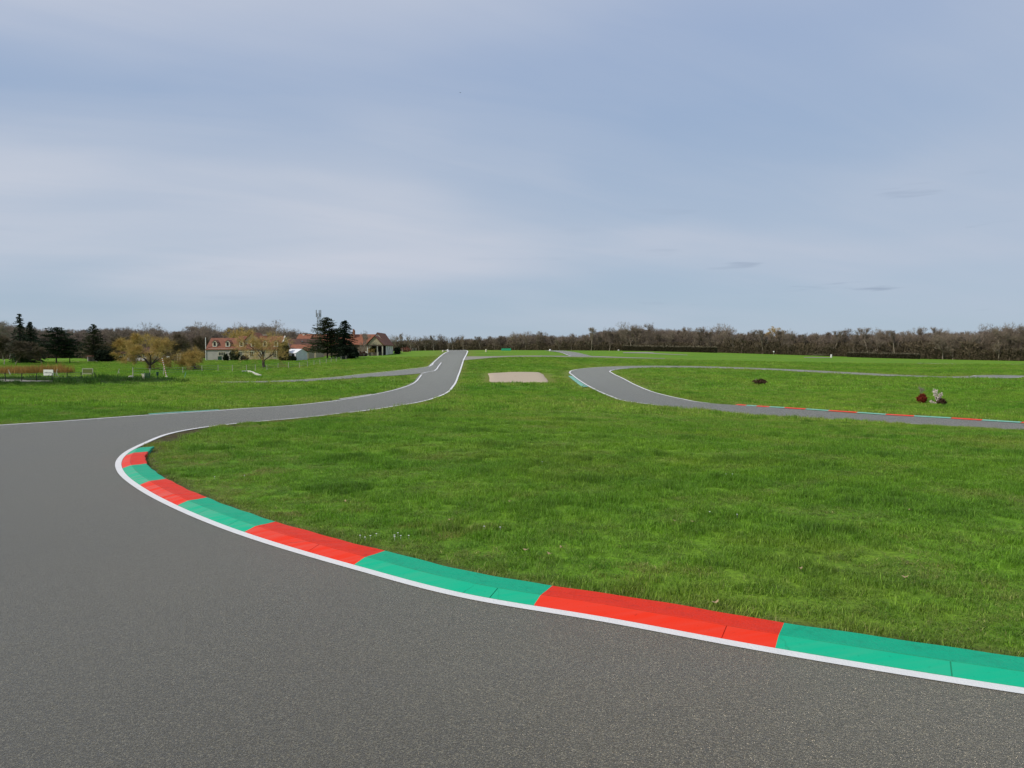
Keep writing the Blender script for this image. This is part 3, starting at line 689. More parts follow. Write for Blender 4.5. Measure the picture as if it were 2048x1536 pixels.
def conifer(seed, H=11.0, RAD=2.6, bare=.08, power=.85, dens=1.0, droop=.25, ragged=.3, round_=0.0):
    g = np.random.default_rng(seed); P = []
    RAD *= 1.28; nz = int(36*dens*(H/11))
    for z in np.linspace(bare*H, H*.985, nz):
        f = z/H; u_ = (f-bare)/(1-bare)
        prof = (1-u_)**power*(1-round_)+round_*math.sqrt(max(0, 1-(2*u_-.75)**2/1.6))*.95
        for k in range(g.integers(5, 9)):
            a = g.uniform(0, 6.283); L = max(.22, RAD*prof*g.uniform(1-ragged, 1+ragged*.5)); dv = np.array([math.cos(a), math.sin(a), 0]); lat = np.array([-dv[1], dv[0], 0])
            m_ = max(3, int(L*3.2))
            for t in np.linspace(.12, 1, m_):
                c = np.array([0, 0, z])+dv*L*t+np.array([0, 0, -droop*L*t*t+.22*L*max(0, t-.7)]); wd = .20+.44*(1-abs(t-.45))*min(1, L/1.5)
                for sgn in (-1, 1):
                    e = c+lat*sgn*wd*g.uniform(.6, 1.2)+dv*g.uniform(.1, .35)+np.array([0, 0, g.uniform(-.28, .08)])
                    s = dv*g.uniform(.08, .16)+np.array([0, 0, g.uniform(.02, .1)])
                    P += [c-s, c+s, e]
                if g.random() < .5: P += [c+lat*.12, c-lat*.12, c+np.array([g.normal(0, .08), g.normal(0, .08), -g.uniform(.2, .42)])]
    P += [np.array(q) for q in ((-.08, 0, H*.93), (.08, 0, H*.93), (0, 0, H+.2), (0, -.08, H*.93), (0, .08, H*.93), (0, 0, H+.2))]
    V = np.array(P); Q = np.arange(len(V)).reshape(-1, 3)
    return V, np.c_[Q, Q[:, 2]]
def leaf_cloud(seed, n, rad, size, shell=.45, flat=False, cz=0.0, ragged=.12):
    """leaf slivers through a lumpy ellipsoid"""
    g = np.random.default_rng(seed); d = g.normal(0, 1, (n, 3)); d /= np.linalg.norm(d, axis=1)[:, None]
    rad = np.array(rad); lump = 1+ragged*np.sin(d[:, 0]*5+seed)+ragged*np.sin(d[:, 1]*6+2*seed)+ragged*np.sin(d[:, 2]*7+seed)
    c = d*rad*(lump*(shell+(1-shell)*g.random(n)**.5))[:, None]; c[:, 2] += cz
    e = g.normal(0, 1, (n, 3, 3))*size*.5; e += d[:, None, :]*size*.25
    V = (c[:, None, :]+e).reshape(-1, 3); Q = np.arange(3*n).reshape(-1, 3)
    return V, np.c_[Q, Q[:, 2]]
def stems(seed, n, h, sp, r=.02, base=.1):
    g = np.random.default_rng(seed); S = []
    for _ in range(n):
        b = np.array([g.normal(0, base), g.normal(0, base), -.1]); t = b+np.array([g.normal(0, sp), g.normal(0, sp), h*g.uniform(.7, 1.1)]); m_ = (b+t)/2+g.normal(0, .05, 3)
        S += [(b, m_, r, r*.8), (m_, t, r*.8, r*.4)]
    return tubes(S, 4)

PROTO = {}
def tree_proto(key, gen, tm='bark', cm='twig', name='bare_tree'):
    (tv, tq), (cv, cq) = gen
    PROTO[key] = (name, mesh_vq('trunk', tv, tq, tm), mesh_vq('crown', cv, cq, cm))
def plant_tree(key, label, cat, loc, H0, H, rz=0.0, wide=1.0, group=None):
    name, a, b = PROTO[key]
    t = thing(name, label, cat, loc, rz, group); f = H/H0; t.scale = (f*wide, f*wide, f)
    link('trunk', a, t); link('crown', b, t); return t
for k in range(7):
    tree_proto(('w', k), bare_tree(100+k, 12, trunk=(.34, .50, .40, .60, .38, .48, .56)[k], spread=(.55, .42, .5, .38, .62, .46, .36)[k], lv=4, twn=6, upb=.16, r0=.23, tl=.8, tw=.038, poles=(2, 1, 2, 2, 1, 2, 3)[k]))
for k in range(3):
    tree_proto(('o', k), bare_tree(200+k, 12, trunk=.26, spread=.72, lv=4, twn=6, upb=.10, r0=.22, tl=.9, tw=.042, fork=5), name='oak_tree')
for k in range(2):
    tree_proto(('p', k), bare_tree(300+k, 12, trunk=.5, spread=.40, lv=4, twn=4, upb=.2, r0=.17, tl=.8, tw=.04, poles=1), 'bark_pale', 'twig_pale', 'birch_tree')

# ------------------------------------------------------------------ the far wood
EDGE = [(905, 462), (960, 442), (1040, 412), (1100, 395), (1250, 372), (1500, 322), (1750, 286), (2048, 250), (2330, 228)]
EPX = np.array([e[0] for e in EDGE], float); EY = np.array([e[1] for e in EDGE], float)
TOPPX = np.array([900, 950, 1000, 1050, 1120, 1150, 1185, 1205, 1260, 1340, 1400, 1440, 1480, 1530, 1600, 1680, 1760, 1830, 1900, 1960, 2048, 2400])
TOPPY = np.array([673, 671, 665, 660, 663, 665, 656, 653, 645, 647, 655, 648, 656, 655, 658, 657, 655, 655, 652, 649, 646, 640])
def top_h(px, y, dz=0.0):
    """tree height that reaches the skyline there"""
    return GZ(np.interp(px, TOPPX, TOPPY), y)-T(GX(px, y), y)+dz
g = np.random.default_rng(11)
lab_w = 'leafless tree standing in the front row of the far wood'
px = 940.0
edge_trees = []
while px < 2130:
    y = float(np.interp(px, EPX, EY))+g.uniform(-3, 4)
    k = ('w', int(g.integers(0, 7))) if g.random() > .14 else ('o', int(g.integers(0, 3)))
    if px > 1450 and g.random() < .10: k = ('p', int(g.integers(0, 2)))
    H = max(6.5, top_h(px, y)*g.uniform(.70, 1.07))
    edge_trees.append((px, y, k, H)); px += g.uniform(4.5, 10.5)*(1.15 if px > 1500 else 1)
for px, y, k, H in edge_trees:
    lb = {'w': lab_w, 'o': 'broad crowned leafless oak standing in the front row of the far wood', 'p': 'pale stemmed birch standing in the front row of the far wood'}[k[0]]
    gr = {'w': 'leafless trees in the front row of the far wood', 'o': 'broad oaks in the front row of the far wood', 'p': 'pale birches in the front row of the far wood'}[k[0]]
    plant_tree(k, lb, 'tree', spot(px, y), 12, H, g.uniform(0, 6.28), g.uniform(.85, 1.15), gr)
for (px, y, k, H, lb) in ((1262, 366, ('o', 0), None, 'tall spreading oak rising above the left end of the clipped hedge'), (1307, 362, ('w', 1), None, 'tall bare tree with a round head rising above the clipped hedge'),
                          (1402, 344, ('o', 1), None, 'tall bare oak on the skyline above the right part of the clipped hedge'), (1440, 336, ('o', 2), None, 'tall bare oak just past the right end of the clipped hedge'),
                          (1182, 380, ('w', 3), None, 'tall thin bare tree on the skyline above the ramp'), (1983, 262, ('o', 0), None, 'large bare oak standing above the wood at the far right'), (2034, 256, ('o', 1), None, 'rightmost large bare oak standing above the wood')):
    plant_tree(k, lb, 'tree', spot(px, y), 12, top_h(px, y, .9), px, 1.0)
plant_tree(('p', 0), 'yellowish budding tree rising above the wood left of the white marker post', 'tree', spot(1532, 330), 12, top_h(1532, 330, 1.0), 1, 1.3).children[1].material_slots  # its own mesh below
yb = bare_tree(77, 12, trunk=.4, spread=.5, lv=4, twn=14, tl=.9, tw=.07)
t = [o for o in bpy.data.objects if o.get('label', '').startswith('yellowish budding')][0]
for c in t.children:
    if c.name.startswith('crown'): c.data = mesh_vq('crown', yb[1][0], yb[1][1], 'willow_twig')

def unlinked_collection(name, meshes):
    c = bpy.data.collections.new(name)
    for i_, me in enumerate(meshes):
        o = bpy.data.objects.new('%s_%02d' % (name, i_), me); c.objects.link(o)
    return c
def scatter(name, P, idx, rot, scl, src, label, cat, kind='stuff', **attrs):
    """one object: copies of a few source meshes on points (geometry nodes)"""
    me = bpy.data.meshes.new(name); P = np.asarray(P, np.float32)
    me.vertices.add(len(P)); me.vertices.foreach_set('co', P.ravel())
    def put(n_, tp, arr):
        a = me.attributes.new(n_, tp, 'POINT'); a.data.foreach_set('vector' if tp == 'FLOAT_VECTOR' else 'value', np.asarray(arr, np.int32 if tp == 'INT' else np.float32).ravel())
    put('idx', 'INT', idx); put('rot', 'FLOAT_VECTOR', rot); put('scl', 'FLOAT_VECTOR', scl)
    for k_, v_ in attrs.items(): put(k_, 'FLOAT', v_)
    o = link(name, me); tag(o, label, cat, kind=kind)
    ng = bpy.data.node_groups.new(name+'_scatter', 'GeometryNodeTree')
    ng.interface.new_socket('Geometry', in_out='INPUT', socket_type='NodeSocketGeometry'); ng.interface.new_socket('Geometry', in_out='OUTPUT', socket_type='NodeSocketGeometry')
    N = ng.nodes; L = ng.links
    gi = N.new('NodeGroupInput'); go = N.new('NodeGroupOutput'); ci = N.new('GeometryNodeCollectionInfo'); ip = N.new('GeometryNodeInstanceOnPoints')
    ci.inputs['Collection'].default_value = src; ci.inputs['Separate Children'].default_value = True; ci.inputs['Reset Children'].default_value = True
    def na(n_, tp):
        q = N.new('GeometryNodeInputNamedAttribute'); q.data_type = tp; q.inputs['Name'].default_value = n_; return [s for s in q.outputs if s.enabled and s.name == 'Attribute'][0]
    er = N.new('FunctionNodeEulerToRotation'); L.new(na('rot', 'FLOAT_VECTOR'), er.inputs[0])
    L.new(gi.outputs[0], ip.inputs['Points']); L.new(ci.outputs[0], ip.inputs['Instance']); ip.inputs['Pick Instance'].default_value = True
    L.new(na('idx', 'INT'), ip.inputs['Instance Index']); L.new(er.outputs[0], ip.inputs['Rotation']); L.new(na('scl', 'FLOAT_VECTOR'), ip.inputs['Scale'])
    L.new(ip.outputs[0], go.inputs[0])
    m = o.modifiers.new('scatter', 'NODES'); m.node_group = ng
    return o
def whole(key):
    """trunk and crown as one mesh for trees that only make up a mass"""
    _, a, b = PROTO[key]
    def vq(me):
        V = np.empty(len(me.vertices)*3, np.float32); me.vertices.foreach_get('co', V)
        Q = np.array([tuple(p.vertices) if len(p.vertices) == 4 else tuple(p.vertices)+(p.vertices[2],) for p in me.polygons]); return V.reshape(-1, 3), Q
    V, Q = join(vq(a), vq(b)); me = mesh_vq('wood_tree', V, Q, 'twig'); return me
wood_src = unlinked_collection('wood_tree', [whole(('w', k)) for k in range(7)]+[whole(('o', 0)), whole(('p', 0))])
P, I_, RT, SC_ = [], [], [], []
while len(P) < 1500:
    px = g.uniform(930, 2300); dep = g.uniform(3, 75) if px > 1120 else g.uniform(3, 45); y = float(np.interp(px, EPX, EY))+dep
    H = max(5, top_h(px, y)*g.uniform(.48, .86)); k = int(g.choice(9, p=[.125]*7+[.085, .04])); P.append(spot(px, y)); I_.append(k); RT.append((0, 0, g.uniform(0, 6.28))); f = H/12; wd = g.uniform(.85, 1.25); SC_.append((f*wd, f*wd, f))
scatter('bare_wood', P, I_, RT, SC_, wood_src, 'mass of leafless brown trees filling the far wood behind its front row', 'wood')
# brush at the foot of the wood
def brush(seed, n=900, h=2.2, w_=1.6):
    gg = np.random.default_rng(seed); b = np.c_[gg.normal(0, w_*.45, n), gg.normal(0, w_*.45, n), gg.uniform(-.1, h*.8, n)]
    e = b+np.c_[gg.normal(0, .22, n), gg.normal(0, .22, n), gg.uniform(.1, .45, n)]; s = gg.normal(0, .03, (n, 3))
    V = np.stack([b-s, b+s, e], 1).reshape(-1, 3); Q = np.arange(3*n).reshape(-1, 3); return V, np.c_[Q, Q[:, 2]]
br_src = unlinked_collection('brush_clump', [mesh_vq('brush_clump', *brush(k), 'scrub') for k in range(4)])
P, I_, RT, SC_ = [], [], [], []
for _ in range(2600):
    px = g.uniform(780, 2300); y = float(np.interp(px, EPX, EY))+g.uniform(0, 1)**2*45-1
    if px < 905: y = 458+g.uniform(0, 30)
    P.append(spot(px, y)); I_.append(int(g.integers(0, 4))); RT.append((0, 0, g.uniform(0, 6.28))); f = g.uniform(.6, 1.6)*(1.35 if px > 1450 else 1.0); f *= 1.5 if px < 960 else 1; SC_.append((f*1.1, f*1.1, f*g.uniform(.8, 1.7)))
scatter('brush', P, I_, RT, SC_, br_src, 'tangled dark brush growing along the foot of the far wood', 'brush')
# row of single trees left of the hill crest
for i_, (px, top, wd) in enumerate(((795, 668, 1.25), (806, 664, .8), (823, 667, .8), (838, 671, .9), (851, 669, 1.25), (868, 668, .9), (880, 666, .95), (896, 672, .6), (906, 672, .5), (917, 668, .8), (927, 671, .55))):
    y = 452+8*math.sin(i_*2.3); H = GZ(top, y)-T(GX(px, y), y)
    plant_tree(('w', i_ % 7) if i_ % 3 else ('o', i_ % 3), 'bare tree in the loose row on the skyline left of the hill crest', 'tree', spot(px, y), 12, H, i_*1.7, wd, 'bare trees on the skyline left of the crest')
# woods behind the farm
P, I_, RT, SC_ = [], [], [], []
LPX = [-260, -60, 0, 60, 130, 200, 240, 270, 310, 350, 400, 440, 480, 520, 560, 600, 640]; LPY = [640, 645, 646, 655, 660, 656, 655, 660, 655, 664, 652, 655, 655, 650, 655, 664, 676]
for _ in range(680):
    px = g.uniform(-260, 625); y = g.uniform(262, 330); H = max(5, (GZ(np.interp(px, LPX, LPY), y)-T(GX(px, y), y))*g.uniform(.68, 1.08)); k = int(g.choice(9, p=[.125]*7+[.085, .04]))
    P.append(spot(px, y)); I_.append(k); RT.append((0, 0, g.uniform(0, 6.28))); f = H/12; wd = g.uniform(.9, 1.4); SC_.append((f*wd, f*wd, f))
scatter('bare_wood', P, I_, RT, SC_, wood_src, 'belt of leafless trees far behind the farmhouse and the dark conifers', 'wood')
P, I_, RT, SC_ = [], [], [], []
for _ in range(330):
    px = g.uniform(-260, 625); y = g.uniform(225, 275); P.append(spot(px, y)); I_.append(int(g.integers(0, 4))); RT.append((0, 0, g.uniform(0, 6.28))); f = g.uniform(.8, 2.0); SC_.append((f*1.3, f*1.3, f))
scatter('brush', P, I_, RT, SC_, br_src, 'low brush under the tree belt behind the farm', 'brush')
for (px, top, y, k, wd, lb) in ((238, 651, 228, ('o', 0), .95, 'bare dark tree standing between the conifers and the yellow willow'), (312, 642, 240, ('o', 1), 1.15, 'broad bare tree with a domed crown behind the leftmost willow'),
                                (402, 640, 250, ('o', 2), 1.0, 'bare spreading tree behind the left end of the farmhouse'), (428, 645, 262, ('w', 2), .9, 'slim bare tree above the left gable of the farmhouse'), (500, 642, 250, ('o', 0), .95, 'bare tree over the middle of the farmhouse roof'),
                                (548, 637, 236, ('o', 1), 1.15, 'tall bare tree with pale limbs above the right end of the farmhouse'), (6, 638, 205, ('p', 1), 1.2, 'pale thin twigged tree at the left edge behind the conifers'), (20, 640, 215, ('w', 4), 1.1, 'bare grey tree next to the tallest spruce at the left edge'), (725, 659, 212, ('p', 0), .75, 'thin bare tree in front of the barn roof'), (722, 664, 209, ('p', 1), .9, 'small pale budding tree by the barn wall')):
    H = GZ(top, y)-T(GX(px, y), y); plant_tree(k, lb, 'tree', spot(px, y), 12, H, px*.3, wd)
# budding yellow trees
for (px, top, y, wd, sd, lb) in ((490, 650, 228, 1.1, 1, 'yellow budding tree rising behind the farmhouse roof'), (275, 662, 165, 1.3, 2, 'yellowish bush-like tree behind the leftmost willow'), (350, 676, 178, 1.2, 3, 'olive brown tree between the two left willows'), (8, 660, 150, 1.2, 4, 'olive twigged tree at the left edge in front of the spruces'), (742, 692, 212, 1.0, 6, 'small yellow green shrub tree by the barn porch'), (226, 668, 196, 1.3, 7, 'bushy brown tree just right of the layered cedar'), (258, 672, 200, 1.2, 8, 'brown bushy tree above the white parked car'), (374, 662, 204, 1.25, 9, 'tall olive brown tree behind the middle willow'), (405, 668, 210, 1.1, 10, 'olive tree touching the left gable of the farmhouse'), (30, 676, 150, 1.5, 11, 'low olive thicket tree under the tallest spruce'), (84, 690, 158, 1.2, 12, 'low brown thicket between the spruces and the wide pine')):
    H = GZ(top, y)-T(GX(px, y), y); q = bare_tree(400+sd, H, trunk=.2, spread=.6, lv=3, twn=22, upb=.12, tl=.14*H, tw=.06, fork=5)
    t = thing('budding_tree', lb, 'tree', spot(px, y)); link('trunk', mesh_vq('trunk', *q[0], 'bark'), t); link('crown', mesh_vq('crown', *q[1], 'willow_twig' if sd in (1, 2, 6) else 'scrub'), t)
    t.scale = (wd, wd, 1)
# three pollard willows in the paddock
for (px, py, top, half, sd, lb) in ((300, 740.5, 661, 54, 1, 'leftmost yellow willow with a dense round crown on forked limbs'), (393, 740, 687, 38, 2, 'middle willow with a low dome of yellow twigs leaning right'), (529, 736, 654, 66, 3, 'rightmost gnarled willow with open crooked limbs before the farmhouse')):
    x, y, z = gspot(px, py); H = GZ(top, y)-z
    q = bare_tree(500+sd, H, trunk=.16 if sd != 3 else .2, spread=.85, lv=4, twn=(20, 18, 9)[sd-1], upb=.05 if sd != 3 else .02, r0=.30, tl=.95, tw=.022, fork=6, side=.6, thick=.035 if sd == 3 else .06)
    cv = q[1][0]; rad = np.percentile(np.hypot(cv[:, 0], cv[:, 1]), 97); f = half/F*y/rad
    t = thing('willow_tree', lb, 'tree', (x, y, z)); t.scale = (f, f, 1)
    link('trunk', mesh_vq('trunk', *q[0], 'willow_bark'), t)
    link('crown', mesh_vq('crown', *q[1], 'willow_twig'), t)
# conifers
def plant_conifer(px, py, top, half, y, sd, lb, mat='needle', name='spruce_tree', **kw):
    x, y, z = spot(px, y); H = GZ(top, y)-z; rad = half/F*y
    t = thing(name, lb, 'tree', (x, y, z))
    link('trunk', mesh_vq('trunk', *tubes([(np.array([0, 0, -.3]), np.array([0, 0, H*.5]), H*.020, H*.013), (np.array([0, 0, H*.5]), np.array([0, 0, H*.95]), H*.013, .03)], 8), 'dark_bark'), t)
    link('crown', mesh_vq('crown', *conifer(sd, H, rad, **kw), mat), t)
plant_conifer(41, 727, 627, 21, 164, 1, 'tallest narrow spruce at the far left with a ragged tip', power=.8, ragged=.45)
plant_conifer(62, 725, 643, 25, 168, 2, 'dark dense spruce just right of the tallest one at the left', bare=.05, power=.75, dens=1.3)
plant_conifer(113, 726, 654, 31, 163, 3, 'wide dark pine with a bare trunk between the left spruces', name='pine_tree', bare=.28, round_=.85, droop=.05, ragged=.45)
plant_conifer(140, 726, 677, 24, 165, 4, 'low spreading dark pine standing right of the wide pine', name='pine_tree', bare=.26, round_=.9, droop=.02, ragged=.4)
plant_conifer(188, 720, 648, 25, 184, 5, 'layered dark cedar standing by the small pale shed', 'needle_olive', 'cedar_tree', bare=.2, power=.7, ragged=.35, droop=.02)
plant_conifer(655, 717, 634, 38, 190, 6, 'broad dark pine with two trunks left of the barn', 'needle_olive', 'pine_tree', bare=.16, power=.72, dens=1.5, ragged=.5, droop=.05, round_=.25)
plant_conifer(690, 716, 640, 24, 188, 7, 'dark pointed spruce right against the barn roof', 'needle', bare=.06, power=.55, dens=1.5, ragged=.35)
t = [o for o in bpy.data.objects if o.get('label', '').startswith('broad dark pine with two')][0]
link('trunk', mesh_vq('trunk', *tubes([(np.array([1.0, .3, -.3]), np.array([.9, .2, 3.2]), .2, .16), (np.array([.9, .2, 3.2]), np.array([.4, 0, 6.0]), .16, .08)], 8), 'dark_bark'), t)
def bush(name, lb, px, py, y, half, hgt, mat, n=900, size=.3, cat='bush', stem=.15, sd=1, stem_mat='dark_bark', ground_at=None, depth=1.0, **kw):
    x, y, z = spot(px, y) if py is None else gspot(px, py)
    r_ = half/F*y; h = hgt/F*y
    t = thing(name, lb, cat, (x, y, z))
    link('foliage', mesh_vq('foliage', *leaf_cloud(sd, n, (r_, r_*depth, h*(.5-stem*.3)), size, cz=h*(.5+stem*.4), **kw), mat), t)
    link('branchwork', mesh_vq('branchwork', *stems(sd, 5, h*.6, r_*.3, .03+.01*h, r_*.15), stem_mat), t)
    return t
bush('yew_bush', 'big dark clipped yew in front of the barn wall under the pointed spruce', 696, None, 182, 17, 25, 'yew', 3200, .42, stem=0, sd=3)
bush('yew_bush', 'big dark round bush beside the small pale shed at the left', 208, None, 180, 16, 23, 'yew', 2600, .42, stem=0, sd=4)
bush('yew_bush', 'dark round bush at the right corner of the barn', 795, None, 222, 5, 13, 'yew', 900, .35, stem=0, sd=5)
bush('cypress_shrub', 'brown green egg shaped cypress at the right end of the farmhouse', 567, None, 178, 9.5, 37, 'cypress', 3600, .3, stem=0, sd=6, shell=.7, ragged=.05)
bush('garden_shrub', 'yellow green shrub growing against the farmhouse wall', 470, None, 184, 9, 20, 'needle_olive', 900, .35, stem=.1, sd=7)
bush('garden_shrub', 'small dark shrub at the foot of the grey farmhouse wing', 452, None, 184, 5, 11, 'yew', 500, .3, stem=0, sd=8)
bush('garden_shrub', 'brown low shrub under the farmhouse windows', 489, None, 185, 7, 9, 'scrub', 600, .3, stem=0, sd=9)
bush('garden_shrub', 'dark low shrub between the cypress and the white tent', 582, None, 177, 9, 9, 'yew', 700, .3, stem=0, sd=10)
bush('garden_shrub', 'reddish bare bush line right of the barn', 812, None, 250, 10, 9, 'scrub_red', 500, .3, stem=0, sd=12)
bush('garden_shrub', 'dark low shrub along the barn front under the white rail', 722, None, 208, 14, 8, 'dark_leaf', 900, .3, stem=0, sd=13)
for i_, (px, w_, h_) in enumerate(((228, 9, 8), (244, 8, 7), (330, 10, 9), (350, 9, 9))):
    bush('garden_shrub', ('dark low shrub right of the round bush by the shed', 'low dark shrub left of the white car', 'dark shrub behind the square white sign', 'dark undergrowth left of the beige pillars')[i_], px, None, 190, w_, h_, 'scrub' if i_ > 1 else 'yew', 500, .35, stem=0, sd=20+i_)
# planted shrubs inside the hairpin oval
bush('burnt_bush', 'low dark brown bush in the middle of the grass oval', 1521, 770.5, 0, 10, 11, 'dark_leaf', 1300, .12, stem=0, sd=31, depth=.8, ragged=.25)
bush('red_bush', 'round red leaved bush on a short stem inside the oval', 1844, 807, 0, 6.9, 16, 'red_leaf', 1300, .10, stem=.22, sd=32)
bush('dark_bush', 'small dark bush at the foot of the blossom shrub', 1884, 811, 0, 6.5, 11, 'dark_leaf', 500, .11, stem=0, sd=33)
def sapling(px, py, top, lb, mat, seed):
    x, y, z = gspot(px, py); H = GZ(top, y)-z
    q = bare_tree(seed, H, trunk=.45, spread=.3, lv=2, twn=3, upb=.3, r0=.035, tl=.35, tw=.024, fork=3, side=.3)
    t = thing('sapling', lb, 'tree', (x, y, z)); link('trunk', mesh_vq('trunk', *q[0], 'post_wood'), t); link('crown', mesh_vq('crown', *q[1], mat), t)
sapling(1837, 806, 767, 'thin bare sapling standing over the round red bush', 'twig_pale', 61)
sapling(1513, 768, 754, 'thin bare twiggy sapling beside the burnt brown bush', 'bark_pale', 62)
x, y, z = gspot(1873, 810); t = thing('blossom_shrub', 'small shrub in white blossom beside the red bush', 'shrub', (x, y, z)); t.scale = (.82, .82, .85)
g3 = np.random.default_rng(5); S = []; BL = []
for tipx, tipz in ((-.25, 1.02), (.0, .95), (.42, .8), (.1, .7), (-.42, .25), (-.2, .12), (.2, .5)):
    a_ = np.array([g3.normal(0, .04), g3.normal(0, .04), -.05]); b_ = np.array([tipx, g3.normal(0, .12), tipz]); m_ = a_*.5+b_*.5+np.array([-.05*np.sign(tipx), 0, .02]); S += [(a_, m_, .016, .012), (m_, b_, .012, .006)]
    for f in np.linspace(.45, 1, 13): BL.append(m_+(b_-m_)*(f-.45)/.55)
link('branchwork', mesh_vq('branchwork', *tubes(S, 4), 'dark_bark'), t)
BL = np.repeat(np.array(BL), 5, 0); BL = BL+g3.normal(0, .035, BL.shape); e_ = g3.normal(0, .045, (len(BL), 3, 3)); bv = (BL[:, None]+e_).reshape(-1, 3); bq = np.arange(len(bv)).reshape(-1, 3)
link('blossom', mesh_vq('blossom', bv, np.c_[bq, bq[:, 2]], 'blossom'), t)

# clipped hedges in front of the wood
def hedge(lb, pA, pB, h, wid, seed, hb=None):
    a = np.array(spot(*pA)); b = np.array(spot(*pB)); L = float(np.hypot(*(b-a)[:2])); ang = math.atan2(b[1]-a[1], b[0]-a[0])
    t = thing('hedge', lb, 'hedge', tuple(a), ang)
    gg = np.random.default_rng(seed); n_ = int(L*130)
    dz = b[2]-a[2]; hb = hb or h
    def surf(n_, size, top):
        u_ = gg.random(n_)*L; s_ = gg.random(n_); hh = h+(hb-h)*u_/L
        if top: x_, y_, z_ = u_, (s_-.5)*wid, hh+gg.normal(0, .16, n_)+.10*np.sin(u_*1.3)*np.sin(u_*.37)
        else: x_, y_, z_ = u_, np.where(gg.random(n_) < .7, -wid/2, wid/2)+gg.normal(0, .10, n_), s_*hh
        c = np.c_[x_, y_, z_+dz*u_/L]; e = gg.normal(0, size, (n_, 3, 3)); V_ = (c[:, None]+e).reshape(-1, 3); Q_ = np.arange(3*n_).reshape(-1, 3); return V_, np.c_[Q_, Q_[:, 2]]
    core = MB(); k_ = 12
    for i_ in range(k_):
        u0, u1 = L*i_/k_, L*(i_+1)/k_
        core.add([(u, yy, zz+dz*u/L) for u in (u0, u1) for yy, zz in ((-wid*.42, -.3), (wid*.42, -.3), (wid*.42, (h+(hb-h)*u/L)*.93), (-wid*.42, (h+(hb-h)*u/L)*.93))], [(0, 1, 2, 3), (7, 6, 5, 4), (0, 4, 5, 1), (1, 5, 6, 2), (2, 6, 7, 3), (3, 7, 4, 0)])
    core.build('inner_twigs', 'hedge', t)
    link('foliage', mesh_vq('foliage', *surf(n_, .16, False), 'hedge'), t)
    link('clipped_top', mesh_vq('clipped_top', *surf(int(L*60), .16, True), 'hedge_top'), t)
hedge('long dark clipped hedge standing in front of the far wood', (1247, 352), (1432, 318), 2.25, 2.0, 1)
hedge('shorter dark clipped hedge below the wood at the right', (1696, 283), (1838, 265), 1.6, 1.8, 2)
x, y, z = spot(1640, 296); t = thing('fallen_branches', 'heap of pale cut branches lying at the edge of the wood', 'branches', (x, y, z))
gg = np.random.default_rng(9); S = []
for _ in range(70):
    a_ = np.array([gg.normal(0, 1.8), gg.normal(0, .6), gg.uniform(.05, .5)]); S.append((a_, a_+np.array([gg.normal(0, 1.2), gg.normal(0, .4), gg.uniform(-.2, .8)]), .05, .02))
link('bough', mesh_vq('bough', *tubes(S, 4), 'hedge_top'), t)
# ------------------------------------------------------------------ farm buildings (local frames: x along the front, y away from the track)
def win(parent, x0, x1, z0, z1, yf, mat='cream_paint', bars=True, name='window'):
    """a window: frame standing proud of the wall, pane set in it"""
    m = MB(); b = .09
    m.box(x0-b, x0, yf-.06, yf+.05, z0-b, z1+b); m.box(x1, x1+b, yf-.06, yf+.05, z0-b, z1+b); m.box(x0, x1, yf-.06, yf+.05, z1, z1+b); m.box(x0, x1, yf-.09, yf+.05, z0-b, z0)
    if bars: m.box((x0+x1)/2-.03, (x0+x1)/2+.03, yf-.05, yf+.03, z0, z1)
    w_ = m.build(name, mat, parent); MB().box(x0, x1, yf-.015, yf+.02, z0, z1).build('pane', 'glass', w_); return w_
def gable_roof(x0, x1, y0, y1, ze, zr, over=.25, t=.18):
    """ridge along x"""
    ym = (y0+y1)/2; sl = (zr-ze)/(ym-y0); m = MB()
    for a, b in ((y0-over, ym), (y1+over, ym)):
        za = ze-sl*over
        pts = [(x0-over, a, za), (x1+over, a, za), (x1+over, b, zr), (x0-over, b, zr)]
        m.slab(pts if a < b else pts[::-1], t)
    return m
def gable_roof_y(x0, x1, y0, y1, ze, zr, over=.25, t=.18):
    """ridge along y"""
    xm = (x0+x1)/2; sl = (zr-ze)/(xm-x0); m = MB()
    for a, b in ((x0-over, xm), (x1+over, xm)):
        za = ze-sl*over; pts = [(a, y0-over, za), (b, y0-over, zr), (b, y1+over, zr), (a, y1+over, za)]
        m.slab(pts, t)
    return m
def gable_walls(x0, x1, y0, y1, zb, ze, zr, axis='x'):
    m = MB(); e = .2
    if axis == 'x': m.solid([(y0, zb), (y1, zb), (y1, ze-e), ((y0+y1)/2, zr-e), (y0, ze-e)], 'x', x0, x1)
    else: m.solid([(x0, zb), (x1, zb), (x1, ze-e), ((x0+x1)/2, zr-e), (x0, ze-e)], 'y', y0, y1)
    return m
def frame_at(px, y):
    """local axes for a building whose front left corner sits at this bearing"""
    x0 = GX(px, y); g0 = T(x0, y)
    return (x0, y, g0), (lambda p, d=0.0: GX(p, y+d)-x0), (lambda q, d=0.0: GZ(q, y+d)-g0)
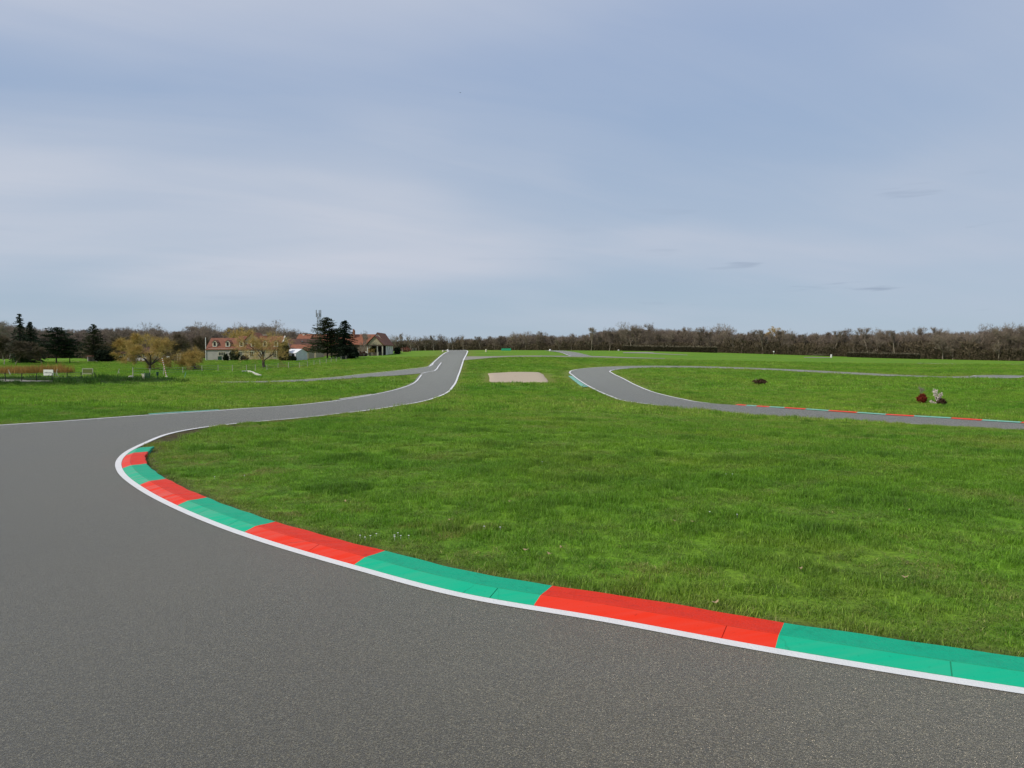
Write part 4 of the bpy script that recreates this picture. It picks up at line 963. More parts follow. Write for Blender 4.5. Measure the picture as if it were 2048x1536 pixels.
# farmhouse
loc, X, Z = frame_at(412, 190)
fh = thing('farmhouse', 'long cream stone farmhouse with red tiled roof and dormer windows behind the willows', 'house', loc)
xm = X(470); xe = X(560); D = 8.0
gable_walls(0, xm-.01, .3, D-.3, -1, Z(697), Z(676, 4)).build('wall', 'render', fh, label='grey rendered wall of the left wing')
gable_walls(xm, xe, 0, D, -1, Z(697), Z(672, 4)).build('wall', 'stone', fh, label='cream stone wall of the main part')
gable_roof(.1, xm-.35, .3, D-.3, Z(697), Z(676, 4)).build('roof', 'tile_red', fh)
gable_roof(xm-.02, xe-.25, 0, D, Z(697), Z(672, 4)).build('roof', 'tile_red', fh)
vm = MB()   # pale verge along the right gable
for a, b in ((-.25, 4.0), (8.25, 4.0)):
    za, zb = Z(697)-.25*(Z(672, 4)-Z(697))/4, Z(672, 4); vm.slab([(xe+.02, a, za+.06), (xe+.30, a, za+.06), (xe+.30, b, zb+.06), (xe+.02, b, zb+.06)], .2)
vm.build('verge', 'white_wall', fh)
MB().box(-.13, .0, .1, .25, -.5, Z(675)).build('downpipe', 'white_paint', fh)
tx0, tx1 = X(484), X(518)   # tall hipped cross wing
gable_walls(tx0, tx1, 1.4, D-.5, Z(697), Z(682, 2), Z(665, 2), 'y').build('cross_wing', 'stone', fh)
gable_roof_y(tx0, tx1, 1.25, D-.4, Z(682, 2), Z(664.5, 2)).build('roof', 'tile_orange', fh)
ch = MB().box(X(518), X(526), 3.4, 4.6, Z(680), Z(670)).build('chimney', 'brick', fh)
MB().box(X(518)-.08, X(526)+.08, 3.3, 4.7, Z(670), Z(670)+.12).build('chimney_cap', 'white_wall', ch)
sl_ = (Z(674, 4)-Z(697))/4
for p in (427.5, 453.5, 482, 505, 529, 551):
    c = X(p); main = p > 470; y0 = .5 if main else .8; d = MB(); hz = Z(684); bz = Z(693.5)
    d.solid([(c-.5, bz), (c+.5, bz), (c+.5, hz), (c, hz+.42), (c-.5, hz)], 'y', y0, y0+1.6)
    dm = d.build('dormer', 'cream_paint', fh)
    rm = MB(); rm.slab([(c-.68, y0-.12, hz-.06), (c, y0-.12, hz+.52), (c, y0+2.3, hz+.52), (c-.68, y0+2.3, hz-.06)], .1); rm.slab([(c, y0-.12, hz+.52), (c+.68, y0-.12, hz-.06), (c+.68, y0+2.3, hz-.06), (c, y0+2.3, hz+.52)], .1); rm.build('dormer_roof', 'tile_red', dm)
    MB().box(c-.28, c+.28, y0-.03, y0+.02, bz+.2, hz+.02).build('pane', 'dark_hole_shade', dm)
    MB().box(c-.5, c+.5, y0-.1, y0+.0, bz+.05, bz+.15).build('sill', 'white_paint', dm)
for p, a, b, yf in ((440, 704.5, 711, .3), (447, 704.5, 711, .3), (462, 704, 711, .3), (481, 703.5, 711, 0), (504, 703.5, 713, 0), (527, 703.5, 713.5, 0)):
    win(fh, X(p)-.4, X(p)+.4, Z(b), Z(a), yf)
win(fh, X(547), X(553), Z(715), Z(702.5), 0, name='french_window'); win(fh, X(554.5), X(558), Z(714), Z(702.5), 0)
dr = MB().box(X(439)-.45, X(439)+.45, .22, .28, -.2, Z(710)-.35).build('door', 'dark_green', fh); MB().box(X(439)+.28, X(439)+.36, .17, .215, .75, .85).build('handle', 'steel', dr)
MB().box(X(474), X(545), -.10, -.012, Z(701.6), Z(697.6)).build('timber_band', 'brick', fh)
bm_ = MB()
for p in np.linspace(475, 544, 13): bm_.box(X(p)-.1, X(p)+.1, -.16, -.105, Z(701.4), Z(697.8))
bm_.build('band_posts', 'cream_paint', fh)
MB().box(X(473), X(546), -.18, -.012, Z(703), Z(702.0)).build('band_sill', 'cream_paint', fh)
MB().box(X(416), X(470), .2, .285, Z(698.2), Z(697.3)).build('gutter', 'white_paint', fh)
# dark roofed barn behind the tent
loc, X, Z = frame_at(568, 205)
b2 = thing('barn', 'low barn with a dark brown tiled roof behind the white tent', 'barn', loc)
gable_walls(0, X(632), 0, 9, -1, Z(692), Z(677.5, 4.5)).build('wall', 'stone', b2); gable_roof(0, X(632), 0, 9, Z(692), Z(677.5, 4.5)).build('roof', 'tile_dark', b2)
MB().box(X(600), X(602), 1.8, 2.4, Z(684), Z(681.5)).build('skylight', 'steel', b2)
# small orange roof lean building
loc, X, Z = frame_at(580, 196)
b3 = thing('outbuilding', 'small outbuilding with a bright orange tiled roof just above the white tent', 'building', loc)
gable_walls(.2, X(617), 0, 6, -1, Z(700), Z(689, 3)).build('wall', 'stone', b3); gable_roof(0, X(617), 0, 6, Z(700), Z(689, 3), .3).build('roof', 'tile_orange', b3)
MB().box(X(600), X(604), -.05, .03, -.4, Z(706)).build('door', 'dark_hole_shade', b3)
# long barn
loc, X, Z = frame_at(592, 226)
b4 = thing('barn', 'long barn with orange tiled roof and brown boarded front right of the conifers', 'barn', loc)
gable_walls(X(620), X(758), 0, 9, -1, Z(688), Z(668.6, 4.5)).build('wall', 'wood_wall', b4); gable_roof(X(620), X(758), 0, 9, Z(688), Z(668.6, 4.5)).build('roof', 'tile_orange', b4)
gable_walls(X(593), X(620)-.3, 0, 8, -1, Z(681), Z(668, 4)).build('wall', 'white_wall', b4); gable_roof(X(593), X(620)-.32, 0, 8, Z(681), Z(668.2, 4)).build('roof', 'tile_orange', b4)
ch = MB().box(X(600), X(604), 3.2, 4.4, Z(674), Z(667)).build('chimney', 'white_wall', b4); MB().box(X(600)-.1, X(604)+.1, 3.1, 4.5, Z(667), Z(667)+.15).build('chimney_cap', 'brick', ch)
MB().solid([(X(700), Z(676)), (X(705.5), Z(676)), (X(705.5), Z(661)), (X(703.2), Z(657.5)), (X(702), Z(664))], 'y', 2.5, 4.0).build('gable_end', 'brick', b4)
MB().box(X(708), X(757), -.1, -.012, Z(705), Z(703.2)).build('rail', 'white_paint', b4)
MB().box(X(700), X(768), -.14, -.015, Z(690.4), Z(688.7)).build('eave_shade', 'dark_hole_shade', b4)  # dark strip standing in for the shade under the eave
w_ = MB()
for a, b in ((757, 760), (762, 765.5)): w_.box(X(a), X(b), -.08, -.014, 0, Z(692))
w_.build('opening', 'dark_hole_shade', b4)
# end barn, gable towards us, pale side wall to the right
loc, X, Z = frame_at(739, 216)
b5 = thing('barn', 'tall gabled barn with a long pale side wall at the right farm end', 'barn', loc)
wE = X(771); dE = 13.5; zE = Z(687); zR = Z(664.8); zb = -1.5
gable_walls(0, wE, 0, dE, zb, zE, zR, 'y').build('wall', 'white_wall', b5); gable_roof_y(0, wE, 0, dE, zE, zR, .3).build('roof', 'tile_red', b5)
for k in range(3):
    y_ = 3+3.6*k; m = MB().box(wE-.03, wE+.05, y_, y_+.7, Z(700), Z(692)); s_ = m.build('shutter', 'post_wood', b5); MB().box(wE+.052, wE+.075, y_+.02, y_+.12, Z(697), Z(695)).build('hinge', 'post_dark', s_)
MB().box(wE-.02, wE+.10, .1, .25, .0, zE-.3).build('downpipe', 'steel', b5)
# porch gable in front
loc, X, Z = frame_at(733, 210.5)
b6 = thing('barn_porch', 'open porch with a triangular cream stone gable in front of the barn', 'porch', loc)
pe = X(766.5); zE = Z(687.5); zR = Z(671)
MB().solid([(.25, zE-.25), (pe-.25, zE-.25), (pe/2, zR-.25)], 'y', .05, .45).build('gable_wall', 'stone', b6)
gable_roof_y(0, pe, 0, 5.3, zE, zR, .3).build('roof', 'tile_red', b6)
MB().box(0, pe, .02, .5, zE-.62, zE-.27).build('beam', 'wood_wall', b6)
for k, xx in enumerate((.15, pe*.62, pe-.35)):
    MB().box(xx, xx+.28, .08, .4, -.6, zE-.63).build('post', 'post_wood' if k else 'white_wall', b6)
MB().box(.5, pe-.1, 5.0, 5.2, -.6, zE-.4).build('porch_shade', 'dark_hole_shade', b6)  # near-black sheet standing in for the deep shade inside the porch
MB().box(.6, pe*.6, .6, .75, -.5, 1.0).build('low_wall', 'wood_wall', b6)
# white marquee
loc = spot(593, 180); mq = thing('marquee', 'white canvas marquee with an arched clear window beside the farmhouse', 'tent', loc, R(-32))
hw = 1.75; ze = GZ(705.5, 180)-loc[2]; zr = GZ(700, 180)-loc[2]+.25
m = MB(); m.solid([(-hw, -.1), (hw, -.1), (hw, ze), (-hw, ze)], 'x', -hw, hw-.01); m.build('side_wall', 'canvas', mq)
gable_roof(-hw, hw, -hw, hw, ze, zr, .12, .08).build('roof', 'canvas', mq)
MB().solid([(-hw+.1, .15), (hw-.1, .15), (hw-.1, ze), (0, zr-.12), (-hw+.1, ze)], 'x', hw, hw+.03).build('end_panel', 'clear_sheet', mq)
for c in (-.85, .85):
    pts = [(c-.5, .55)]+[(c+.5, .55)]+[(c+.5*math.cos(a), 1.25+.4*math.sin(a)) for a in np.linspace(0, math.pi, 9)]
    MB().solid(pts, 'y', -hw-.02, -hw-.004).build('window', 'glass', mq)
for sx_ in (-1, 1):
    for sy_ in (-1, 1): MB().tube((sx_*(hw+.08), sy_*(hw+.08), -.1), (sx_*(hw+.08), sy_*(hw+.08), ze), .035).build('pole', 'steel', mq)
# low house behind the left willow, shed, gate pillars
loc, X, Z = frame_at(238, 196)
h2 = thing('cottage', 'low pale cottage half hidden behind the leftmost willow', 'house', loc)
gable_walls(0, X(304), 0, 7, -1, Z(706), Z(695, 3.5)).build('wall', 'stone', h2); gable_roof(0, X(304), 0, 7, Z(706), Z(695, 3.5)).build('roof', 'tile_dark', h2)
for p in (252, 270, 290): win(h2, X(p)-.4, X(p)+.4, Z(714), Z(708), 0)
loc, X, Z = frame_at(175, 182)
sh = thing('shed', 'small pale open fronted shed between the pine and the cedar', 'shed', loc)
MB().box(0, X(194), 1.6, 1.75, -.3, Z(712.5)).build('wall', 'white_wall', sh)
MB().box(0, .15, .05, 1.59, -.3, Z(713)).box(X(194)-.15, X(194), .05, 1.59, -.3, Z(713)).build('side_wall', 'white_wall', sh)
MB().slab([(-.2, -.2, Z(712)), (X(194)+.2, -.2, Z(712)), (X(194)+.2, 2, Z(710.8)), (-.2, 2, Z(710.8))], .1).build('roof', 'tile_red', sh)
for i_, p in enumerate((356, 361)):
    loc = spot(p, 176); t = thing('gate_pillar', ('left', 'right')[i_]+' one of two short beige stone pillars between the willows', 'pillar', loc)
    hz = GZ(708, 176)-loc[2]; MB().box(-.16, .16, -.16, .16, -.2, hz).build('shaft', 'stone', t); MB().box(-.21, .21, -.21, .21, hz, hz+.1).build('cap', 'concrete', t)
# parked white car
loc = spot(254, 178); car = thing('parked_car', 'white car parked on the driveway behind the leftmost willow', 'car', loc)
pr = [(0, .35), (4.1, .35), (4.15, .75), (4.0, .95), (3.1, 1.02), (2.55, 1.45), (.75, 1.48), (.2, 1.05), (0, .9)]
MB().solid(pr, 'y', 0, 1.7).build('body', 'car_paint', car)
MB().solid([(.55, 1.08), (2.75, 1.08), (2.45, 1.38), (.85, 1.40)], 'y', -.012, 1.712).build('side_window', 'glass', car)
MB().slab([(2.58, .12, 1.452), (3.12, .12, 1.035), (3.12, 1.58, 1.035), (2.58, 1.58, 1.452)], .02).build('windscreen', 'glass', car)
for xx in (.8, 3.25):
    for yy in (-.02, 1.54):
        wl = MB().tube((xx, yy, .31), (xx, yy+.18, .31), .31, .31, 16).build('wheel', 'rubber', car); MB().tube((xx, yy-.012, .31), (xx, yy+.192, .31), .17, .17, 10).build('rim', 'steel', wl)
for yy in (.12, 1.3): MB().box(4.1, 4.165, yy, yy+.28, .68, .84).build('headlight', 'canvas', car)
for yy in (.1, 1.4): MB().box(-.02, .02, yy, yy+.2, .75, .95).build('tail_light', 'lamp', car)
# lattice phone mast
loc = spot(638.5, 320); ms = thing('phone_mast', 'tall lattice phone mast rising above the broad dark pine', 'mast', loc)
zt = GZ(619, 320)-loc[2]; m = MB(); wv_ = .55
for a, b in ((-1, -1), (1, -1), (1, 1), (-1, 1)): m.tube((a*wv_, b*wv_, -.5), (a*wv_, b*wv_, zt-1.5), .085, .07, 5)
nb = 14
for i_ in range(nb):
    z0, z1 = (zt-1.6)*i_/nb, (zt-1.6)*(i_+1)/nb
    for a, b, c, d in ((-1, -1, 1, -1), (1, -1, 1, 1), (1, 1, -1, 1), (-1, 1, -1, -1)):
        m.tube((a*wv_, b*wv_, z0), (c*wv_, d*wv_, z1), .035, .035, 4); m.tube((a*wv_, b*wv_, z1), (c*wv_, d*wv_, z1), .02, .02, 4)
m.build('lattice', 'steel', ms)
for a, b in ((-.9, -.3), (.9, -.2), (0, .9)):
    MB().box(a-.17, a+.17, b-.09, b+.09, zt-3.2, zt-.3).build('antenna', 'steel', ms)
    MB().tube((a, b, zt-3.0), (a, b, zt-.1), .03, .03, 5).build('antenna_pole', 'steel', ms)
MB().tube((0, -.7, zt-3.6), (0, -.82, zt-3.6), .3, .3, 12).build('dish', 'steel', ms)

# ------------------------------------------------------------------ fences, boards, markers
def post_fence(name, lb, pts, h, r_, mat, wires=(.35, .65, .95), wr=.006):
    P = [gspot(*p) for p in pts]; loc = P[0]; t = thing(name, lb, 'fence', loc); gg = np.random.default_rng(len(pts)); tops = []
    for p in P:
        b = np.array(p)-loc; hh = h*gg.uniform(.93, 1.07); tp = b+np.array([gg.normal(0, .03), gg.normal(0, .03), hh]); tops.append((b, tp))
        MB().tube(b-np.array([0, 0, .2]), tp, r_, r_*.9, 7).build('post', mat, t)
    m = MB()
    for (b0, t0), (b1, t1) in zip(tops, tops[1:]):
        for f in wires: m.tube(b0+(t0-b0)*f, b1+(t1-b1)*f, wr, wr, 3, False)
    m.build('wire', 'wire', t); return t
post_fence('wire_fence', 'black posted wire fence beside the pale track at the far left', [(-20, 763), (12, 762.5), (43, 762.3), (73, 761.8), (104, 760.5), (134, 759.8), (162.5, 759), (191, 758.6)], .62, .032, 'post_dark')
post_fence('wire_fence', 'long pale post and wire fence round the farm paddock', [(266, 755), (300, 752), (327, 751), (366, 748), (404, 744), (436, 743), (465, 742.6), (493, 742), (511, 742), (534, 741.5), (556, 737), (577, 737), (599, 736), (615, 733.5), (628, 731.5), (640, 729.5), (652, 727.5), (662, 725.5), (672.5, 723.5), (682, 721.8), (692, 719.8), (701, 718.5), (711, 717), (728, 715.4), (744, 713.4)], 1.0, .042, 'post_wood', wr=.012)
post_fence('wire_fence', 'pale mesh fence running up the slope right of the barn', [(757, 712), (765, 710.6), (775, 709), (786, 707.4), (797, 705.8), (805, 704.4), (812, 703.2), (819, 702.4), (826, 702), (832, 702)], 1.05, .05, 'post_wood', wires=(.2, .4, .6, .8, .98), wr=.012)
# advertising board
x, y, z = gspot(97, 755); bd = thing('notice_board', 'white notice board on posts in front of the orange reeds', 'sign', (x, y, z), R(-14))
bw = 23/F*y/2; z0 = GZ(751, y)-z; z1 = GZ(739.3, y)-z
MB().box(-bw, bw, -.03, .03, z0, z1).build('panel', 'white_paint', bd)
m = MB(); gg = np.random.default_rng(2); xx = -bw*.78
while xx < bw*.7:
    wl_ = gg.uniform(.03, .09); m.box(xx, xx+wl_, -.036, -.0305, z0+(z1-z0)*.42, z0+(z1-z0)*(.60 if gg.random() < .7 else .54)); xx += wl_+gg.uniform(.015, .04)
m.build('lettering', 'ink', bd)
for s_ in (-.7, .7): MB().tube((s_*bw, .07, -.2), (s_*bw, .07, z1*.95), .035, .035, 7).build('post', 'post_wood', bd)
for s_ in (-.7, .7): MB().tube((s_*bw+.02, .1, z1*.8), (s_*bw+.25, 1.0, -.1), .025, .025, 6).build('brace', 'post_wood', bd)
# empty timber frame
x, y, z = gspot(175.5, 750); fr = thing('timber_frame', 'empty rectangular timber frame standing in the field right of the notice board', 'frame', (x, y, z))
fw = 20.5/F*y/2; z0 = GZ(747.5, y)-z; z1 = GZ(737.5, y)-z
for s_ in (-1, 1): MB().tube((s_*fw, 0, -.2), (s_*fw, 0, z1+.06), .045, .045, 6).build('post', 'post_wood', fr)
for zz in (z0, z1): MB().box(-fw+.05, fw-.05, -.035, .035, zz-.04, zz+.04).build('rail', 'post_wood', fr)
MB().box(-fw+.05, fw-.05, -.008, .008, z0+.05, z1-.05).build('mesh_panel', twig_mat('screen_mesh', (.13, .15, .05), (.15, .17, .06)), fr)
# leaning red and white pole
x, y, z = gspot(333, 756); rp = thing('striped_pole', 'leaning orange and white striped pole set in a white block', 'pole', (x, y, z))
zt = GZ(716, y)-z; lx = -8/F*y
MB().ball((0, 0, .1), .16, .16, .2).build('base', 'cream_paint', rp)
nb = 18
for i_ in range(nb):
    a, b = i_/nb, (i_+1)/nb; MB().tube((lx*a, 0, .2+(zt-.2)*a), (lx*b, 0, .2+(zt-.2)*b), .055, .055, 8).build('band', 'white_paint' if i_ % 2 else 'orange_paint', rp)
# bits by the fence
x, y, z = gspot(294, 757); tb = thing('gate', 'dark green metal gate panel standing by the paddock fence', 'gate', (x, y, z)); gw = 11/F*y/2; gh = 12/F*y
for s_ in (-1, 1): MB().tube((s_*gw, 0, -.1), (s_*gw, 0, gh), .035, .035, 6).build('post', 'dark_green', tb)
for k in range(4): MB().box(-gw+.04, gw-.04, -.02, .02, gh*(.15+.22*k), gh*(.15+.22*k)+.09).build('rail', 'dark_green', tb)
x, y, z = gspot(286.5, 757.5); sk = thing('feed_sack', 'pale yellow sack hung open left of the green gate', 'sack', (x, y, z)); a_ = 5/F*y/2; hh = 11/F*y
MB().solid([(-a_*.5, 0), (a_*.8, 0), (a_, hh), (a_*.45, hh*.8), (-.0, hh*.45), (-a_*.4, hh*.8), (-a_, hh*.95)], 'y', -.08, .08).build('sack_body', 'cream_paint', sk); MB().box(-a_*.3, a_*.5, -.09, .09, .05, .12).build('seam', 'post_wood', sk)
x, y, z = gspot(262, 757); o = MB(); o.ball((0, 0, .08), .32, .22, .2); ob = o.build('boulder', 'concrete'); ob.location = (x, y, z); tag(ob, 'pale rounded boulder at the left end of the paddock fence', 'boulder')
x, y, z = gspot(315, 757.5); t = thing('bin', 'small dark green post bin left of the striped pole', 'bin', (x, y, z)); MB().tube((0, 0, -.1), (0, 0, .35), .03, .03, 6).build('post', 'dark_green', t); MB().tube((0, 0, .32), (0, 0, .68), .10, .12, 10).build('bucket', 'dark_green', t)
x, y, z = gspot(370, 757.5); t = thing('marker_stake', 'leaning pale green stake right of the striped pole', 'stake', (x, y, z)); MB().tube((-.12, 0, -.1), (.12, 0, .75), .03, .03, 6).build('stake', 'kerb_mint', t); MB().tube((.0, 0, .3), (-.16, 0, -.1), .02, .02, 6).build('brace', 'kerb_mint', t)
for i_, (p, q, top, dx, lb) in enumerate(((21, 751, 739, -4, 'leaning timber stake before the reeds at the far left'), (235, 748.5, 737.5, 4, 'leaning timber stake right of the empty frame'), (111, 752, 738, 4, 'crossed timber trestle just right of the notice board'))):
    x, y, z = gspot(p, q); t = thing('stake', lb, 'stake', (x, y, z)); zt = GZ(top, y)-z; lx = dx/F*y
    MB().tube((0, 0, -.1), (lx, 0, zt), .045, .035, 6).build('shaft', 'post_wood', t); MB().tube((lx*.5+.25, 0, -.1), (lx*.5, 0, zt*.6), .03, .03, 6).build('brace', 'post_wood', t)
x, y, z = spot(336.5, 188); t = thing('square_sign', 'small square white sign with a dark spot behind the striped pole', 'sign', (x, y, z)); a_ = 5.5/F*y/2; zc_ = GZ(718, y)-z+.35
MB().box(-a_, a_, -.02, .02, zc_-a_, zc_+a_).build('panel', 'white_paint', t); MB().box(-a_*.3, a_*.3, -.03, -.022, zc_-a_*.3, zc_+a_*.3).build('spot_mark', 'ink', t); MB().tube((0, .05, -.1), (0, .05, zc_), .03, .03, 6).build('post', 'steel', t)
# white concrete edging on the paddock slope
P = gp((484, 744.2), (494, 744), (500, 745), (510, 749), (521, 753.2)); e, s = spline(P); C = e(np.linspace(0, s[-1], 24)); L_, R_ = offset(C, .14), offset(C, -.14)
V = np.vstack([np.c_[q_, terr(q_[:, 0], q_[:, 1])+h_] for q_, h_ in ((R_, -.1), (R_, .22), (L_, .22), (L_, -.1))]); n = 24
Q = np.array([(k*n+i, k*n+i+1, (k+1)*n+i+1, (k+1)*n+i) for k in range(3) for i in range(n-1)]); Q = np.vstack([Q, [[0, n, 2*n, 3*n], [n-1, 4*n-1, 3*n-1, 2*n-1]]])
tag(link('edging', raw_mesh('edging', V, Q[:, ::-1], 'white_wall')), 'white concrete edging bending down the paddock slope', 'edging')
# straw bale style barrier and markers on the rise
x, y, z = spot(1012.5, 262); gb = thing('crash_barrier', 'green plastic barrier block on the crest between the two tracks', 'barrier', (x, y, z)); bw = 19.5/F*y; bh = .78
for k in range(3):
    a = -bw/2+bw*k/3; m = MB(); m.solid([(-.32, -.1), (.32, -.1), (.30, .18), (.20, bh*.55), (.18, bh), (-.18, bh), (-.20, bh*.55), (-.30, .18)], 'x', a+.015, a+bw/3-.015); m.build('block', 'green_plastic', gb)
def marker(px, y, w_, h_, lb, mat='white_paint', shape='drum'):
    x, y, z = spot(px, y); t = thing('track_marker', lb, 'marker', (x, y, z)); r_ = w_/F*y/2; h = h_/F*y
    if shape == 'drum':
        MB().tube((0, 0, -.05), (0, 0, h*.88), r_, r_*.92, 12).build('drum', mat, t); MB().tube((0, 0, h*.881), (0, 0, h), r_*.8, r_*.6, 12).build('cap', mat, t)
    elif shape == 'ball':
        MB().ball((0, 0, h-r_), r_, r_, r_).build('ball', mat, t); MB().tube((0, 0, -.1), (0, 0, h-r_*1.5), .05, .05, 7).build('stem', 'post_wood', t)
    else:
        MB().ball((0, 0, h*.45), r_, r_, h*.55).build('boulder', mat, t); MB().tube((0, 0, -.05), (0, 0, h*.12), r_*1.02, r_*1.02, 12).build('foot', 'concrete', t)
marker(972, 236, 3.2, 5.5, 'pale yellow marker drum on the grass left of the green barrier', 'cream_paint')
marker(1100, 262, 4.6, 4.2, 'round white marker at the left edge of the ramp', shape='stone')
marker(886, 240, 3.8, 3.6, 'pale marker drum left of the hill track crest', 'cream_paint')
marker(895.5, 252, 3.6, 3.6, 'white marker drum beside the hill track at its crest')
marker(1662, 262, 3.6, 6.5, 'white marker post standing alone on the right meadow')
marker(1547, 292, 3.2, 8.0, 'white ball on a stick before the wood', shape='ball')
x, y, z = spot(1237, 300); marker(1237, 330, 4, 3, 'small pale stone left of the clipped hedge', 'concrete', 'stone')
# bird high in the sky
bl = bpy.data.objects.new('bird', None)
bx, by = GX(922, 140), 140.0; bz = CAMZ+(705-193)/F*140
m = MB(); m.ball((0, 0, 0), .07, .20, .06, 8, 6); m.add([(-.05, .05, .02), (-.05, -.06, .02), (-.28, .0, .11), (-.46, -.08, .06), (-.28, .08, .12)], [(0, 1, 2, 4), (2, 3, 4)]); m.add([(.05, .05, .02), (.05, -.06, .02), (.28, .0, .11), (.46, -.08, .06), (.28, .08, .12)], [(4, 2, 1, 0), (4, 3, 2)]); m.add([(-.03, -.18, 0), (.03, -.18, 0), (.07, -.34, 0), (-.07, -.34, 0)], [(0, 1, 2, 3)])
bpy.data.objects.remove(bl); bo = m.build('bird', 'bird_feather'); bo.location = (bx, by, bz); bo.rotation_euler = (0, 0, R(50)); bo.scale = (.62, .62, .62); tag(bo, 'tiny dark bird flying high in the sky', 'bird')
# reeds at the left edge
gg = np.random.default_rng(21); n = 5200
pxs = gg.uniform(-40, 92, n); pys = gg.uniform(742, 750, n); ok_ = []
b_ = np.array([ground(p, q) for p, q in zip(np.linspace(-40, 92, 24), np.full(24, 749.0))])
f_ = (pxs+40)/132*23; i0 = f_.astype(int).clip(0, 22); fr_ = (f_-i0)[:, None]; base = b_[i0]*(1-fr_)+b_[i0+1]*fr_; base[:, 1] += gg.uniform(0, 7, n)
hz = gg.uniform(.5, 1.25, n)*(1+.35*np.exp(-((pxs-70)/14)**2)+.15*np.sin(pxs*.3)); bz_ = terr(base[:, 0], base[:, 1])
B3 = np.c_[base, bz_-.05]; T3 = B3+np.c_[gg.normal(0, .16, n), gg.normal(0, .16, n), hz]; s_ = gg.normal(0, .022, (n, 3)); s_[:, 2] = 0
V = np.stack([B3-s_, B3+s_, T3], 1).reshape(-1, 3); q_ = np.arange(3*n).reshape(-1, 3)
tag(link('reeds', mesh_vq('reeds', V, np.c_[q_, q_[:, 2]], 'reed')), 'bank of dry orange reeds behind the notice board at the left', 'reeds', kind='stuff')

# ------------------------------------------------------------------ the turf: blades
def tuft(seed, n, rad, h, wdt, straw=.06, lean=.5, seg=2):
    gg = np.random.default_rng(seed)
    a = gg.uniform(0, 6.283, n); r_ = rad*np.sqrt(gg.random(n)); b = np.c_[np.cos(a)*r_, np.sin(a)*r_, np.full(n, -.006)]
    hd = gg.uniform(0, 6.283, n); dr = np.c_[np.cos(hd), np.sin(hd), np.zeros(n)]; lat = np.c_[-dr[:, 1], dr[:, 0], np.zeros(n)]
    L = h*gg.uniform(.5, 1.15, n); ln = lean*gg.uniform(.25, 1.2, n)
    st = gg.random(n) < straw; ln[st] *= 1.7
    m_ = b+dr*(L*ln*.35)[:, None]+np.c_[np.zeros(n), np.zeros(n), L*.62]; t = b+dr*(L*ln*1.0)[:, None]+np.c_[np.zeros(n), np.zeros(n), L*(1-.28*np.minimum(ln, 1.4))]
    w_ = (wdt*gg.uniform(.7, 1.3, n))[:, None]
    V = np.stack([b-lat*w_*.5, b+lat*w_*.5, m_+lat*w_*.42, m_-lat*w_*.42, t], 1).reshape(-1, 3); o = np.arange(n)[:, None]*5
    Q = np.vstack([o+np.array([[0, 1, 2, 3]]), o+np.array([[3, 2, 4, 4]])])
    me = mesh_vq('grass_tuft', V, Q, 'blade')
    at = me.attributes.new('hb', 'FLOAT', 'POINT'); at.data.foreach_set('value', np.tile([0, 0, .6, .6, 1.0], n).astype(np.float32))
    at = me.attributes.new('straw', 'FLOAT', 'POINT'); at.data.foreach_set('value', np.repeat(st.astype(np.float32), 5))
    at = me.attributes.new('bv', 'FLOAT', 'POINT'); at.data.foreach_set('value', np.repeat(np.clip(gg.lognormal(0, .30, n), .5, 1.9), 5).astype(np.float32))
    me.polygons.foreach_set('use_smooth', np.ones(len(me.polygons), bool)); return me
def inside(P, poly):
    x, y = P[:, 0], P[:, 1]; r_ = np.zeros(len(P), bool); xa, ya = poly[-1]
    for xb, yb in poly:
        c = (yb > y) != (ya > y)
        if c.any(): r_ ^= c & (x < (xa-xb)*(y-yb)/((ya-yb) if ya != yb else 1e-9)+xb)
        xa, ya = xb, yb
    return r_
KEEP_OFF = [np.vstack([A_[::3], B_[::-3]]) for A_, B_ in ((CI, offset(CO, -.25)), (SA, SB), (RA, RB), (XA, XB), (YA, YB), (PA, PB), (ZA, ZB))]+[gl]
def fbm(x, y, sc, seed):
    gg = np.random.default_rng(seed); v = np.zeros(len(x))
    for o_ in range(4):
        for _ in range(5):
            an, ph = gg.uniform(0, 6.28, 2); k = sc*2**o_*gg.uniform(.7, 1.4); v += np.sin((x*np.cos(an)+y*np.sin(an))*k+ph)/1.7**o_
    return v/v.std() if len(v) else v
